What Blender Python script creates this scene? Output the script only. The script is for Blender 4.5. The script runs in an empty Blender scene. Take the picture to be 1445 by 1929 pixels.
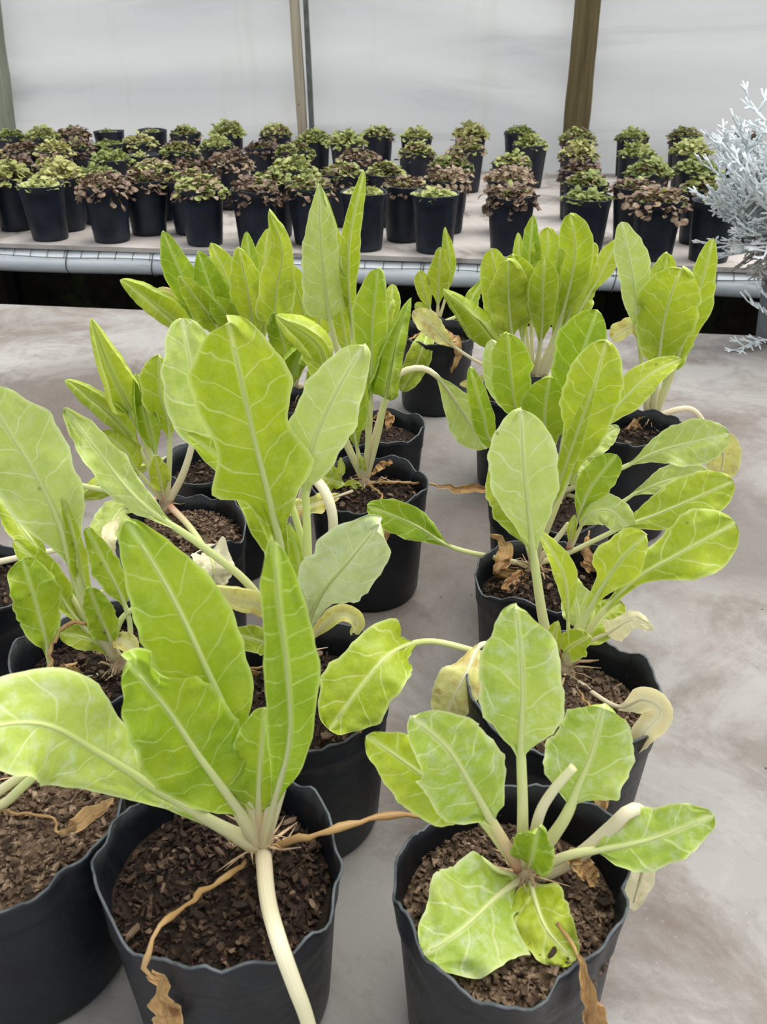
import bpy, math, random
from mathutils import Vector, Matrix, noise
from math import sin, cos, pi, radians

# ------------------------------------------------------------------ camera, sky, light, exposure
scene = bpy.context.scene
C = scene.collection
PITCH, YAW, FPX, W, H = radians(29.4), radians(8.0), 1640.0, 1445, 1929
ZB = 0.80                      # top of the near bench
CAMZ = ZB + 0.78
CP = Vector((0, 0, CAMZ))
cam_d = bpy.data.cameras.new('camera'); cam = bpy.data.objects.new('camera', cam_d); C.objects.link(cam)
cam.location = CP; cam.rotation_euler = (pi/2 - PITCH, 0, YAW)
cam_d.sensor_fit = 'VERTICAL'; cam_d.sensor_height = 24.0; cam_d.lens = 24.0*FPX/H
cam_d.clip_start = 0.02
cam_d.dof.use_dof = True; cam_d.dof.focus_distance = 1.15; cam_d.dof.aperture_fstop = 10.0
scene.camera = cam

wd = bpy.data.worlds.new('overcast'); scene.world = wd; wd.use_nodes = True
bg = wd.node_tree.nodes['Background']
bg.inputs['Color'].default_value = (0.93, 0.97, 1.0, 1); bg.inputs['Strength'].default_value = 0.74
sun_d = bpy.data.lights.new('hazy_sun', 'SUN'); sun = bpy.data.objects.new('hazy_sun', sun_d); C.objects.link(sun)
sun_d.energy = 2.9; sun_d.angle = radians(60); sun_d.color = (1.0, 0.97, 0.92)
sun.rotation_euler = (radians(-16), radians(20), 0)
scene.view_settings.view_transform = 'Standard'; scene.view_settings.look = 'None'
scene.view_settings.gamma = 1.0; scene.view_settings.use_curve_mapping = False
scene.view_settings.exposure = 0.52

F = Vector((-sin(YAW), cos(YAW), 0)); R = Vector((cos(YAW), sin(YAW), 0)); UP = Vector((0, 0, 1))
FWD = F*cos(PITCH) - UP*sin(PITCH); DWN = -F*sin(PITCH) - UP*cos(PITCH)
def ray(px, py): return FWD + R*((px - W/2)/FPX) + DWN*((py - H/2)/FPX)
def at_z(px, py, z): r = ray(px, py); return CP + r*((z - CAMZ)/r.z)
def at_d(px, py, d): r = ray(px, py); return CP + r*(d/r.dot(F))
def depth(p): return (p - CP).dot(FWD)
rnd = random.Random(7)

# ------------------------------------------------------------------ object helpers
def mesh(name, v, f, uv=None, smooth=True):
    m = bpy.data.meshes.new(name); m.from_pydata([tuple(x) for x in v], [], f)
    if smooth: m.polygons.foreach_set('use_smooth', [True]*len(m.polygons))
    if uv:
        l = m.uv_layers.new(name='UVMap')
        d = []
        for lp in m.loops: d += uv[lp.vertex_index]
        l.data.foreach_set('uv', d)
    m.update(); return m
def obj(name, me, mat, parent=None, kind=None):
    if me.materials: pass
    elif mat: me.materials.append(mat)
    o = bpy.data.objects.new(name, me); C.objects.link(o)
    if parent: o.parent = parent
    if kind: o['kind'] = kind
    return o
def thing(name, loc, label, cat, group=None):
    o = bpy.data.objects.new(name, None); C.objects.link(o); o.location = loc; o.empty_display_size = .02
    o['label'] = label; o['category'] = cat
    if group: o['group'] = group
    return o
def tag(o, label, cat, group=None):
    o['label'] = label; o['category'] = cat
    if group: o['group'] = group
    return o
def boxg(v, f, c, s, M=None):
    b = len(v)
    for z in (-1, 1):
        for y in (-1, 1):
            for x in (-1, 1):
                p = Vector((x*s[0]/2, y*s[1]/2, z*s[2]/2))
                if M: p = M @ p
                v.append(p + Vector(c))
    for q in ((0,2,3,1),(4,5,7,6),(0,1,5,4),(2,6,7,3),(0,4,6,2),(1,3,7,5)): f.append([b+i for i in q])
def boxm(name, c, s):
    v, f = [], []; boxg(v, f, c, s); return mesh(name, v, f, smooth=False)
def tubeg(v, f, pts, rad, n=6, uv=None, cap=True, flat=1.0, side=None):
    """tapered tube along pts; rad one radius per point; optional flattening with given side vectors"""
    b = len(v); N = len(pts); prev = None
    for i, p in enumerate(pts):
        t = (pts[min(i+1, N-1)] - pts[max(i-1, 0)])
        t = t.normalized() if t.length > 1e-9 else Vector((0, 0, 1))
        if side: s = (side[i] - t*side[i].dot(t))
        else:
            ref = prev if prev is not None else (Vector((1, 0, 0)) if abs(t.x) < .8 else Vector((0, 1, 0)))
            s = ref - t*ref.dot(t)
        s = s.normalized() if s.length > 1e-9 else t.orthogonal().normalized()
        prev = s; q = t.cross(s)
        for k in range(n):
            a = 2*pi*k/n
            v.append(p + s*(rad[i]*cos(a)) + q*(rad[i]*flat*sin(a)))
            if uv is not None: uv.append((k/n, i/(N-1)))
    for i in range(N-1):
        for k in range(n):
            a = b+i*n+k; c = b+i*n+(k+1) % n
            f.append((a, c, c+n, a+n))
    if cap:
        f.append([b+k for k in range(n)][::-1]); f.append([b+(N-1)*n+k for k in range(n)])
def lathe_pts(v, f, prof, n):
    b = len(v)
    for r, z in prof:
        for k in range(n): a = 2*pi*k/n; v.append(Vector((r*cos(a), r*sin(a), z)))
    for i in range(len(prof)-1):
        for k in range(n):
            a = b+i*n+k; c = b+i*n+(k+1) % n; f.append((a, c, c+n, a+n))
def cr(pts, n):
    """Catmull-Rom resample, roughly even in arc length"""
    P = [pts[0]*2-pts[1]] + list(pts) + [pts[-1]*2-pts[-2]]
    out = []
    for i in range(1, len(P)-2):
        for k in range(12):
            t = k/12; a, b, c, d = P[i-1], P[i], P[i+1], P[i+2]
            out.append(.5*((2*b)+(c-a)*t+(2*a-5*b+4*c-d)*t*t+(3*b-a-3*c+d)*t**3))
    out.append(P[-2])
    L = [0]
    for i in range(1, len(out)): L.append(L[-1]+(out[i]-out[i-1]).length)
    res = []; j = 0
    for k in range(n):
        s = L[-1]*k/(n-1)
        while j < len(L)-2 and L[j+1] < s: j += 1
        u = (s-L[j])/max(1e-9, L[j+1]-L[j]); res.append(out[j].lerp(out[j+1], min(1, max(0, u))))
    return res, L[-1]

# ------------------------------------------------------------------ procedural materials
class NT:
    def __init__(s, name):
        s.m = bpy.data.materials.new(name); s.m.use_nodes = True; s.t = s.m.node_tree; s.t.nodes.clear()
        s.out = s.t.nodes.new('ShaderNodeOutputMaterial')
    def n(s, typ, **k):
        d = s.t.nodes.new(typ)
        for a, b in k.items(): setattr(d, a, b)
        return d
    def l(s, a, b): s.t.links.new(a, b)
    def math(s, op, a, b=None, c=None, clamp=False):
        d = s.n('ShaderNodeMath', operation=op); d.use_clamp = clamp
        for i, x in enumerate((a, b, c)):
            if x is None: continue
            if isinstance(x, (int, float)): d.inputs[i].default_value = x
            else: s.l(x, d.inputs[i])
        return d.outputs[0]
    def mix(s, fac, a, b):
        d = s.n('ShaderNodeMix', data_type='RGBA')
        for i, x in ((0, fac), (6, a), (7, b)):
            if isinstance(x, (int, float)): d.inputs[i].default_value = x
            elif isinstance(x, tuple): d.inputs[i].default_value = (*x, 1)
            else: s.l(x, d.inputs[i])
        return d.outputs[2]
    def noise(s, vec, scale, detail=4, rough=.55, dist=0):
        d = s.n('ShaderNodeTexNoise'); d.inputs['Scale'].default_value = scale; d.inputs['Detail'].default_value = detail
        d.inputs['Roughness'].default_value = rough; d.inputs['Distortion'].default_value = dist
        if vec is not None: s.l(vec, d.inputs['Vector'])
        return d.outputs['Fac']
    def ramp(s, fac, stops):
        d = s.n('ShaderNodeValToRGB'); e = d.color_ramp.elements
        while len(e) < len(stops): e.new(.5)
        for i, (p, c) in enumerate(stops):
            e[i].position = p; e[i].color = (*c, 1) if isinstance(c, tuple) else (c, c, c, 1)
        s.l(fac, d.inputs[0]); return d.outputs[0]
    def geo(s): return s.n('ShaderNodeTexCoord')
    def bump(s, h, strength, dist=.002, nrm=None):
        d = s.n('ShaderNodeBump'); d.inputs['Strength'].default_value = strength; d.inputs['Distance'].default_value = dist
        s.l(h, d.inputs['Height'])
        if nrm is not None: s.l(nrm, d.inputs['Normal'])
        return d.outputs[0]
    def bsdf(s, col, rough=.5, spec=.5, nrm=None, metal=0):
        d = s.n('ShaderNodeBsdfPrincipled')
        for k, x in (('Base Color', col), ('Roughness', rough), ('Specular IOR Level', spec), ('Metallic', metal)):
            if isinstance(x, tuple): d.inputs[k].default_value = (*x, 1)
            elif isinstance(x, (int, float)): d.inputs[k].default_value = x
            else: s.l(x, d.inputs[k])
        if nrm is not None: s.l(nrm, d.inputs['Normal'])
        return d.outputs[0]
    def done(s, sh): s.l(sh, s.out.inputs[0]); return s.m
def simple(name, c, rough=.6, var=.25, scale=30, spec=.4, bump=0.0):
    t = NT(name); co = t.geo().outputs['Object']; nz = t.noise(co, scale)
    lo = tuple(x*(1-var) for x in c); hi = tuple(min(1, x*(1+var)) for x in c)
    col = t.ramp(nz, [(.3, lo), (.7, hi)])
    return t.done(t.bsdf(col, rough, spec, t.bump(nz, bump) if bump else None))

def leaf_mat(name, dark, light, vein, trans=.35, dust=0.0, spots=0.0, rough=.42, patch=None, veinamt=1.0):
    t = NT(name); tc = t.geo(); uv = tc.outputs['UV']
    info = t.n('ShaderNodeObjectInfo')
    sep = t.n('ShaderNodeSeparateXYZ'); t.l(uv, sep.inputs[0])
    wob = t.noise(uv, 34, 1)
    wobc = t.math('MULTIPLY', t.math('SUBTRACT', wob, .5), .022)
    s = t.math('SUBTRACT', sep.outputs[0], .5)        # metres across
    al = sep.outputs[1]                               # metres along
    ab = t.math('ABSOLUTE', s); sg = t.math('SIGN', s)
    p = t.math('ADD', t.math('SUBTRACT', al, t.math('MULTIPLY', t.math('POWER', ab, .85), .55)), wobc)
    p = t.math('ADD', p, t.math('MULTIPLY', sg, .0065))
    fr = t.math('ABSOLUTE', t.math('SUBTRACT', t.math('FRACT', t.math('DIVIDE', p, .030)), .5))
    vl = t.math('SUBTRACT', 1.0, t.math('DIVIDE', fr, .05), clamp=True)          # side veins
    mr = t.math('SUBTRACT', 1.0, t.math('DIVIDE', ab, .0035), clamp=True)         # pale zone at midrib
    vo = t.n('ShaderNodeTexVoronoi', feature='DISTANCE_TO_EDGE'); vo.inputs['Scale'].default_value = 120
    wn = t.n('ShaderNodeTexNoise'); wn.inputs['Scale'].default_value = 60; t.l(uv, wn.inputs['Vector'])
    wa = t.n('ShaderNodeVectorMath', operation='MULTIPLY_ADD'); t.l(wn.outputs['Color'], wa.inputs[0]); wa.inputs[1].default_value = (.012, .012, 0); t.l(uv, wa.inputs[2])
    t.l(wa.outputs[0], vo.inputs['Vector'])
    fv = t.math('SUBTRACT', 1.0, t.math('DIVIDE', vo.outputs['Distance'], .07), clamp=True)
    net = t.math('MAXIMUM', t.math('MAXIMUM', t.math('MULTIPLY', vl, .75), t.math('MULTIPLY', fv, .13)), mr)
    net = t.math('MULTIPLY', net, veinamt)
    big = t.noise(uv, 22, 3)
    off = t.math('ADD', big, t.math('MULTIPLY', t.math('SUBTRACT', info.outputs['Random'], .5), .35))
    base = t.ramp(off, [(.3, dark), (.72, light)])
    if patch:
        pn = t.noise(uv, 40, 4, .6)
        base = t.mix(t.ramp(pn, [(.5, 0.0), (.62, 1.0)]), base, patch)
    eg = t.n('ShaderNodeAttribute', attribute_name='edge')
    net = t.math('MAXIMUM', net, t.math('MULTIPLY', t.math('SMOOTH_MIN', eg.outputs['Fac'], 1.0, .01), .75))
    col = t.mix(net, base, vein)
    if dust:
        dn = t.noise(uv, 60, 6, .7)
        dm = t.math('MULTIPLY', t.ramp(dn, [(.48, 0.0), (.7, 1.0)]), dust)
        col = t.mix(dm, col, (.72, .78, .6))
    if spots:
        sv = t.n('ShaderNodeTexVoronoi'); sv.inputs['Scale'].default_value = 26; t.l(uv, sv.inputs['Vector'])
        sp = t.math('LESS_THAN', sv.outputs['Distance'], .055)
        col = t.mix(t.math('MULTIPLY', sp, spots), col, (.20, .15, .03))
    puff = t.math('SUBTRACT', t.math('MULTIPLY', t.noise(uv, 70, 2), .5), t.math('MULTIPLY', vl, .06))
    nr = t.bump(puff, .8, .004)
    a = t.bsdf(col, rough, .4, nr)
    tr = t.n('ShaderNodeBsdfTranslucent'); t.l(t.mix(.35, col, light), tr.inputs[0]); t.l(nr, tr.inputs[1])
    mx = t.n('ShaderNodeMixShader'); mx.inputs[0].default_value = trans
    t.l(a, mx.inputs[1]); t.l(tr.outputs[0], mx.inputs[2])
    return t.done(mx.outputs[0])
VE = (.72, .79, .30)
LM = {
 'lime':  leaf_mat('leaf_lime', (.35, .46, .014), (.53, .62, .042), VE, .34, .10, .5),
 'green': leaf_mat('leaf_green', (.24, .38, .011), (.39, .51, .024), (.60, .72, .22), .34, .06, .5),
 'pale':  leaf_mat('leaf_pale', (.46, .58, .11), (.57, .67, .18), (.78, .83, .46), .30, .30, .6),
 'dusty': leaf_mat('leaf_dusty', (.38, .52, .06), (.51, .62, .12), (.76, .82, .40), .30, .55, .4),
 'silvered': leaf_mat('leaf_silvered', (.52, .62, .24), (.64, .71, .36), (.80, .85, .56), .28, .75, .3),
 'yellow': leaf_mat('leaf_yellow', (.66, .64, .14), (.80, .76, .28), (.82, .80, .48), .35, .2, .8, patch=(.60, .44, .13)),
 'cream': leaf_mat('leaf_cream', (.86, .76, .42), (.93, .86, .58), (.93, .88, .68), .38, 0, .5),
 'dry':   leaf_mat('leaf_dry', (.34, .17, .055), (.60, .38, .16), (.62, .44, .22), .15, 0, 0, .75, patch=(.20, .09, .03), veinamt=.4),
}
def stalk_mat(name, stops):
    t = NT(name); uv = t.geo().outputs['UV']; sep = t.n('ShaderNodeSeparateXYZ'); t.l(uv, sep.inputs[0])
    col = t.ramp(sep.outputs[1], stops)
    st = t.n('ShaderNodeTexWave', bands_direction='X'); st.inputs['Scale'].default_value = 4; t.l(uv, st.inputs['Vector'])
    a = t.bsdf(col, .38, .45, t.bump(st.outputs['Fac'], .25, .0006))
    tr = t.n('ShaderNodeBsdfTranslucent'); t.l(col, tr.inputs[0])
    mx = t.n('ShaderNodeMixShader'); mx.inputs[0].default_value = .32
    t.l(a, mx.inputs[1]); t.l(tr.outputs[0], mx.inputs[2]); return t.done(mx.outputs[0])
SM = {
 'green': stalk_mat('stalk_green', [(0, (.80, .70, .44)), (.15, (.82, .79, .48)), (.5, (.78, .84, .38)), (1, (.76, .84, .34))]),
 'pink': stalk_mat('stalk_pink', [(0, (.74, .36, .26)), (.13, (.84, .62, .44)), (.4, (.80, .82, .42)), (1, (.76, .84, .34))]),
 'white': stalk_mat('stalk_white', [(0, (.84, .74, .52)), (.5, (.90, .84, .64)), (1, (.88, .86, .54))]),
 'dry': stalk_mat('stalk_dry', [(0, (.38, .22, .09)), (.22, (.56, .36, .15)), (.4, (.44, .26, .10)), (.62, (.60, .40, .18)), (1, (.44, .26, .10))]),
}
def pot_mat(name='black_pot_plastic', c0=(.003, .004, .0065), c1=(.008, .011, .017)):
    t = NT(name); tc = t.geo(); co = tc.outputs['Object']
    n1 = t.noise(co, 16, 5, .6); n2 = t.noise(co, 70, 5, .7, 1.2)
    mp = t.n('ShaderNodeMapping'); mp.inputs['Scale'].default_value = (60, 60, 9); t.l(co, mp.inputs[0])
    n3 = t.noise(mp.outputs[0], 1.0, 5, .7)
    base = t.ramp(n1, [(.35, c0), (.75, c1)])
    col = t.mix(t.math('MULTIPLY', t.ramp(n3, [(.62, 0.0), (.82, 1.0)]), .12), base, (.14, .16, .18))
    col = t.mix(t.math('MULTIPLY', t.ramp(n2, [(.68, 0.0), (.82, 1.0)]), .16), col, (.22, .22, .21))
    ro = t.ramp(n2, [(.3, .36), (.7, .52)])
    return t.done(t.bsdf(col, ro, .40, t.bump(n1, .35, .006)))
M_pot = pot_mat()
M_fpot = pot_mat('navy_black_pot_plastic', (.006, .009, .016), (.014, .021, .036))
M_edge = simple('torn_plastic_edge', (.07, .08, .09), .5, .5, 60)
def soil_mat(name, a, b, c):
    t = NT(name); co = t.geo().outputs['Object']
    v = t.n('ShaderNodeTexVoronoi'); v.inputs['Scale'].default_value = 170; t.l(co, v.inputs['Vector'])
    n = t.noise(co, 60, 6, .7)
    col = t.mix(n, t.mix(v.outputs['Color'], a, b), c)
    return t.done(t.bsdf(col, .85, .25, t.bump(t.math('ADD', v.outputs['Distance'], n), .9, .006)))
M_soil = soil_mat('potting_soil', (.008, .005, .0035), (.050, .029, .019), (.020, .012, .008))
M_soil2 = soil_mat('dry_potting_soil', (.06, .036, .022), (.22, .15, .095), (.11, .068, .042))
def chip_mat():
    t = NT('bark_chips'); info = t.n('ShaderNodeObjectInfo'); co = t.geo().outputs['Object']
    n = t.noise(co, 90, 3); r = t.math('ADD', t.math('MULTIPLY', n, .6), t.math('MULTIPLY', info.outputs['Random'], .5))
    return t.done(t.bsdf(t.ramp(r, [(.25, (.022, .013, .009)), (.55, (.075, .045, .029)), (.9, (.24, .165, .11))]), .8, .25))
M_chip = chip_mat()
def crumb_mat():
    t = NT('soil_crumbs'); co = t.geo().outputs['Object']; n = t.noise(co, 120, 2, .5)
    return t.done(t.bsdf(t.ramp(n, [(.38, (.012, .007, .005)), (.56, (.045, .026, .017)), (.70, (.13, .082, .052)), (.82, (.26, .19, .13))]), .85, .2))
M_crumb = crumb_mat()
def crumb2():
    t = NT('dry_bark_crumbs'); co = t.geo().outputs['Object']; n = t.noise(co, 120, 2, .5)
    return t.done(t.bsdf(t.ramp(n, [(.35, (.045, .028, .018)), (.52, (.13, .085, .055)), (.68, (.27, .19, .125)), (.8, (.42, .33, .23))]), .85, .2))
M_crumb2 = crumb2()
YE0 = at_z(722, 603, ZB).y
def bench_mat():
    t = NT('bench_fibre_cement'); co = t.geo().outputs['Object']
    n1 = t.noise(co, 1.3, 4, .55, .4); n2 = t.noise(co, 5.5, 8, .68, .6); n3 = t.noise(co, 190, 4, .7); n4 = t.noise(co, 2.4, 9, .72, .9); n5 = t.noise(co, 38, 6, .7, .5)
    col = t.ramp(n1, [(.32, (.25, .237, .222)), (.50, (.295, .280, .264)), (.70, (.36, .344, .33))])
    col = t.mix(t.ramp(n4, [(.47, 0.0), (.63, .75)]), col, (.165, .128, .108))
    col = t.mix(t.ramp(n2, [(.48, 0.0), (.66, .6)]), col, (.125, .098, .082))
    col = t.mix(t.ramp(n2, [(.28, .45), (.40, 0.0)]), col, (.40, .39, .375))
    col = t.mix(t.math('MULTIPLY', t.ramp(n5, [(.58, 0.0), (.75, 1.0)]), .35), col, (.10, .078, .064))
    for (sx, sy, sr, am) in STAINS:
        d = t.n('ShaderNodeVectorMath', operation='DISTANCE'); t.l(co, d.inputs[0]); d.inputs[1].default_value = (sx, sy, ZB)
        e = t.math('ADD', t.math('DIVIDE', d.outputs['Value'], sr), t.math('MULTIPLY', t.math('SUBTRACT', n2, .5), 2.2))
        col = t.mix(t.math('MULTIPLY', t.ramp(e, [(.45, 1.0), (1.0, 0.0)]), am), col, (.098, .075, .062))
    vo = t.n('ShaderNodeTexVoronoi'); vo.inputs['Scale'].default_value = 24; t.l(co, vo.inputs['Vector'])
    sp = t.math('MULTIPLY', t.math('LESS_THAN', vo.outputs['Distance'], .045), t.ramp(n2, [(.47, 0.0), (.5, 1.0)]))
    col = t.mix(t.math('MULTIPLY', sp, .85), col, (.05, .038, .03))
    col = t.mix(t.math('MULTIPLY', t.ramp(n3, [(.58, 0.0), (.75, 1.0)]), .22), col, (.55, .54, .52))
    ro = t.ramp(n2, [(.3, .5), (.7, .7)])
    return t.done(t.bsdf(col, ro, .22, t.bump(n3, .12, .001)))
STAINS = []
for (px, py, sr, am) in ((150, 760, .36, .8), (60, 900, .3, .65), (870, 1010, .26, .65), (800, 860, .16, .4), (1380, 1010, .22, .55), (1320, 800, .16, .4), (700, 1180, .10, .5)):
    q = at_z(px, py, ZB); STAINS.append((q.x, q.y-YE0/2, sr, am))
M_bench = bench_mat()
def far_bench_mat():
    t = NT('far_bench_board'); co = t.geo().outputs['Object']
    n1 = t.noise(co, 3.5, 6, .65, 1.4); n2 = t.noise(co, 40, 4)
    col = t.ramp(n1, [(.34, (.22, .19, .17)), (.46, (.46, .42, .39)), (.66, (.56, .515, .485))])
    col = t.mix(t.math('MULTIPLY', n2, .2), col, (.3, .27, .24))
    return t.done(t.bsdf(col, .7, .3))
M_fbench = far_bench_mat()
def fabric():
    t = NT('shade_cloth'); tc = t.geo(); co = tc.outputs['Object']
    mp = t.n('ShaderNodeMapping'); mp.inputs['Scale'].default_value = (.45, 1, 2.6); t.l(co, mp.inputs[0])
    n1 = t.noise(mp.outputs[0], 1.8, 5, .55, .6)
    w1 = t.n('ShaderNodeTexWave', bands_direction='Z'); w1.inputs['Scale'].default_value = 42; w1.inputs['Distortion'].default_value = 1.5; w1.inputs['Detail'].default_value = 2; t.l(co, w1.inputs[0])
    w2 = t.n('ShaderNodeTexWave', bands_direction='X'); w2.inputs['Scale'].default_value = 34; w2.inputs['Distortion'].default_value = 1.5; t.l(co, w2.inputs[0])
    mp2 = t.n('ShaderNodeMapping'); mp2.inputs['Scale'].default_value = (3, 1, .18); t.l(co, mp2.inputs[0])
    n2 = t.noise(mp2.outputs[0], 1.3, 4, .6)
    col = t.ramp(n1, [(.28, (.53, .535, .54)), (.44, (.65, .65, .65)), (.75, (.70, .70, .695))])  # stretched noise paints fold shading, along with some dirt, into the cloth colour
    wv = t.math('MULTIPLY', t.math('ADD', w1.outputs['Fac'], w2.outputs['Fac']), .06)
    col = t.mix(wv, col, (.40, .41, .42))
    col = t.mix(t.math('MULTIPLY', t.ramp(n2, [(.58, 0.0), (.75, 1.0)]), .28), col, (.48, .46, .36))
    a = t.bsdf(col, .85, .15)
    tr = t.n('ShaderNodeBsdfTranslucent'); t.l(col, tr.inputs[0])
    mx = t.n('ShaderNodeMixShader'); mx.inputs[0].default_value = .45; t.l(a, mx.inputs[1]); t.l(tr.outputs[0], mx.inputs[2])
    return t.done(mx.outputs[0])
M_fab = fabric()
def wood(name, a, b, sc=30):
    t = NT(name); co = t.geo().outputs['Object']
    mp = t.n('ShaderNodeMapping'); mp.inputs['Scale'].default_value = (sc, sc, 1.6); t.l(co, mp.inputs[0])
    n = t.noise(mp.outputs[0], 1.0, 6, .65); k = t.noise(co, 6, 3)
    col = t.mix(t.math('MULTIPLY', k, .5), t.ramp(n, [(.3, a), (.7, b)]), a)
    return t.done(t.bsdf(col, .75, .25, t.bump(n, .3, .003)))
M_post = wood('weathered_pine', (.075, .055, .022), (.20, .155, .075))
M_batten = wood('pale_batten', (.30, .25, .18), (.52, .46, .36), 45)
M_lichen = wood('lichen_post', (.16, .17, .13), (.36, .37, .30))
M_dark = simple('dark_metal', (.10, .11, .10), .5, .3, 20)
M_leg = simple('near_black_leg', (.012, .011, .010), .8, .3, 20, .1)  # under-bench parts coloured near-black to blend into the shade there
def pipe_mat():
    t = NT('white_painted_pipe'); co = t.geo().outputs['Object']
    mp = t.n('ShaderNodeMapping'); mp.inputs['Scale'].default_value = (3, 14, 14); t.l(co, mp.inputs[0])
    n = t.noise(mp.outputs[0], 2.2, 7, .7, .5)
    col = t.ramp(n, [(.30, (.34, .38, .42)), (.40, (.74, .79, .84)), (.65, (.86, .89, .92))])
    return t.done(t.bsdf(col, .4, .5))
M_pipe = pipe_mat()
M_wire = simple('rusty_wire', (.13, .12, .11), .55, .4, 40)
def ground_mat():
    t = NT('damp_dark_ground'); co = t.geo().outputs['Object']; n = t.noise(co, 9, 6, .7); m = t.noise(co, 4, 4, .6)
    col = t.ramp(n, [(.35, (.008, .007, .006)), (.7, (.035, .030, .024))])
    col = t.mix(t.ramp(m, [(.56, 0.0), (.68, .8)]), col, (.035, .060, .012))
    return t.done(t.bsdf(col, .8, .2, t.bump(n, .6, .02)))
M_ground = ground_mat()
def fol_mat(name, a, b, c, trans=.25):
    t = NT(name); tc = t.geo(); n = t.noise(tc.outputs['Object'], 45, 2); info = t.n('ShaderNodeObjectInfo')
    r = t.math('ADD', n, t.math('MULTIPLY', t.math('SUBTRACT', info.outputs['Random'], .5), .3))
    col = t.ramp(r, [(.3, a), (.5, b), (.7, c)])
    s = t.bsdf(col, .55, .3); tr = t.n('ShaderNodeBsdfTranslucent'); t.l(col, tr.inputs[0])
    mx = t.n('ShaderNodeMixShader'); mx.inputs[0].default_value = trans; t.l(s, mx.inputs[1]); t.l(tr.outputs[0], mx.inputs[2])
    return t.done(mx.outputs[0])
M_fg = fol_mat('bedding_leaf_green', (.19, .24, .07), (.37, .41, .13), (.60, .60, .27))
M_fy = fol_mat('bedding_leaf_yellow', (.25, .28, .08), (.44, .44, .15), (.58, .55, .25))
M_fb = fol_mat('bedding_leaf_withered', (.08, .05, .034), (.21, .135, .09), (.42, .32, .21), .15)
M_silver = fol_mat('silver_leaf', (.68, .74, .76), (.82, .87, .88), (.90, .93, .94), .15)
M_sgrey = fol_mat('silver_leaf_withered', (.30, .28, .26), (.42, .40, .38), (.55, .52, .49), .1)
M_greypot = simple('grey_dusty_pot', (.16, .17, .19), .5, .25, 18)
M_root = simple('root_crown', (.36, .27, .17), .8, .45, 90, .2, .4)
M_tuft = simple('dry_leaf_base', (.42, .29, .17), .75, .5, 60)

# ------------------------------------------------------------------ the setting
pE = at_z(722, 603, ZB); YE = pE.y                      # rear edge of near bench
ZF = ZB + 0.07
pFf = at_z(722, 482, ZF); YF0 = pFf.y
pFb = at_z(722, 318, ZF); YF1 = pFb.y
YW = YF1 + 0.15
X0, X1 = -7.0, 7.0
fl = obj('floor', boxm('floor', (0, 3.2, -.03), (15, 8.5, .06)), M_ground); fl['kind'] = 'structure'
# fabric wall with soft sagging folds
v, f = [], []; nx, nz = 250, 46; ZT = 3.2
for j in range(nz):
    for i in range(nx):
        x = X0+(X1-X0)*i/(nx-1); z = .55+(ZT-.55)*j/(nz-1)
        sag = .10*sin(x*1.15+.6)+.05*sin(x*2.3)
        dy = .030*sin((z+sag)*17+sin(x*.9)*1.2)*(.35+.65*noise.noise(Vector((x*.6, 1.7, z*1.4)))) + .03*noise.noise(Vector((x*.8, 4, z*1.1)))
        v.append(Vector((x, YW+.08+dy, z)))
for j in range(nz-1):
    for i in range(nx-1): a = j*nx+i; f.append((a, a+1, a+nx+1, a+nx))
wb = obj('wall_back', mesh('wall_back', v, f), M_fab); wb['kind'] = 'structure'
sk = obj('trim_1', boxm('trim_1', (0, YW-.12, .31), (X1-X0, .03, .62)), M_ground); sk['kind'] = 'structure'  # added dark board, keeps the space under the far bench dark, hides post feet

def post(px0, py0, px1, py1, wpx, mat, name, label, round_=True, seed=0, back=0.0):
    rr = random.Random(seed)
    a = at_z(px1, py1, ZF-.1); 
    def on(px, py): r = ray(px, py); return CP + r*((YW-back)/r.y)
    p1 = on(px1, py1); p0 = on(px0, py0); d = (p0-p1)
    lo = p1 - d*(p1.z/d.z); hi = p1 + d*((ZT-p1.z)/d.z)
    rad = wpx*depth(p1)/FPX/2
    t = thing(name, lo, label, 'post')
    v, f = [], []; n = 14; N = 40
    pts = [(hi-lo)*(k/(N-1)) for k in range(N)]
    rads = [rad*(1+.10*noise.noise(Vector((seed*3.1, k*.35, 0)))) for k in range(N)]
    if round_: tubeg(v, f, pts, rads, n)
    else:
        for k, p in enumerate(pts):
            for sx, sy in ((-1, -1), (1, -1), (1, 1), (-1, 1)): v.append(p+Vector((sx*rads[k], sy*rad*.6, 0)))
        for k in range(N-1):
            for q in range(4): a_ = k*4+q; b_ = k*4+(q+1) % 4; f.append((a_, b_, b_+4, a_+4))
    obj('shaft', mesh('shaft', v, f, smooth=round_), mat, t); return t, rad
post(1108, 0, 1085, 245, 47, M_post, 'round_post', 'round brown weathered wooden post against the pale cloth wall, right of centre', True, 3, .02)
post(-16, 60, 8, 240, 42, M_lichen, 'round_post', 'grey-green lichened post at the left edge in front of the cloth wall', True, 8, .02)
bt, br = post(554, 0, 570, 245, 17, M_batten, 'wooden_batten', 'pale narrow wooden batten holding the cloth wall, left of centre', False, 5, .02)
kid = bt.children[0].copy(); kid.data = bt.children[0].data.copy(); kid.name = 'dark_edge_strip'; C.objects.link(kid); kid.parent = bt
kid.data.materials.clear(); kid.data.materials.append(M_dark); kid.location = (br*1.55, .004, 0); kid.scale = (.5, .8, 1)
for zz in (1.18, 1.55, 1.95):
    v, f = [], []; tubeg(v, f, [Vector((0, 0, 0)), Vector((0, -.006, 0))], [.006, .005], 8)
    k = obj('nail_head', mesh('nail_head', v, f), M_dark, bt)
    ax = bt.children[0].data.vertices; fz = zz/ZT; top = ax[len(ax)-1].co
    k.location = (top.x*fz, -br*.6+top.y*fz, zz)

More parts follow.
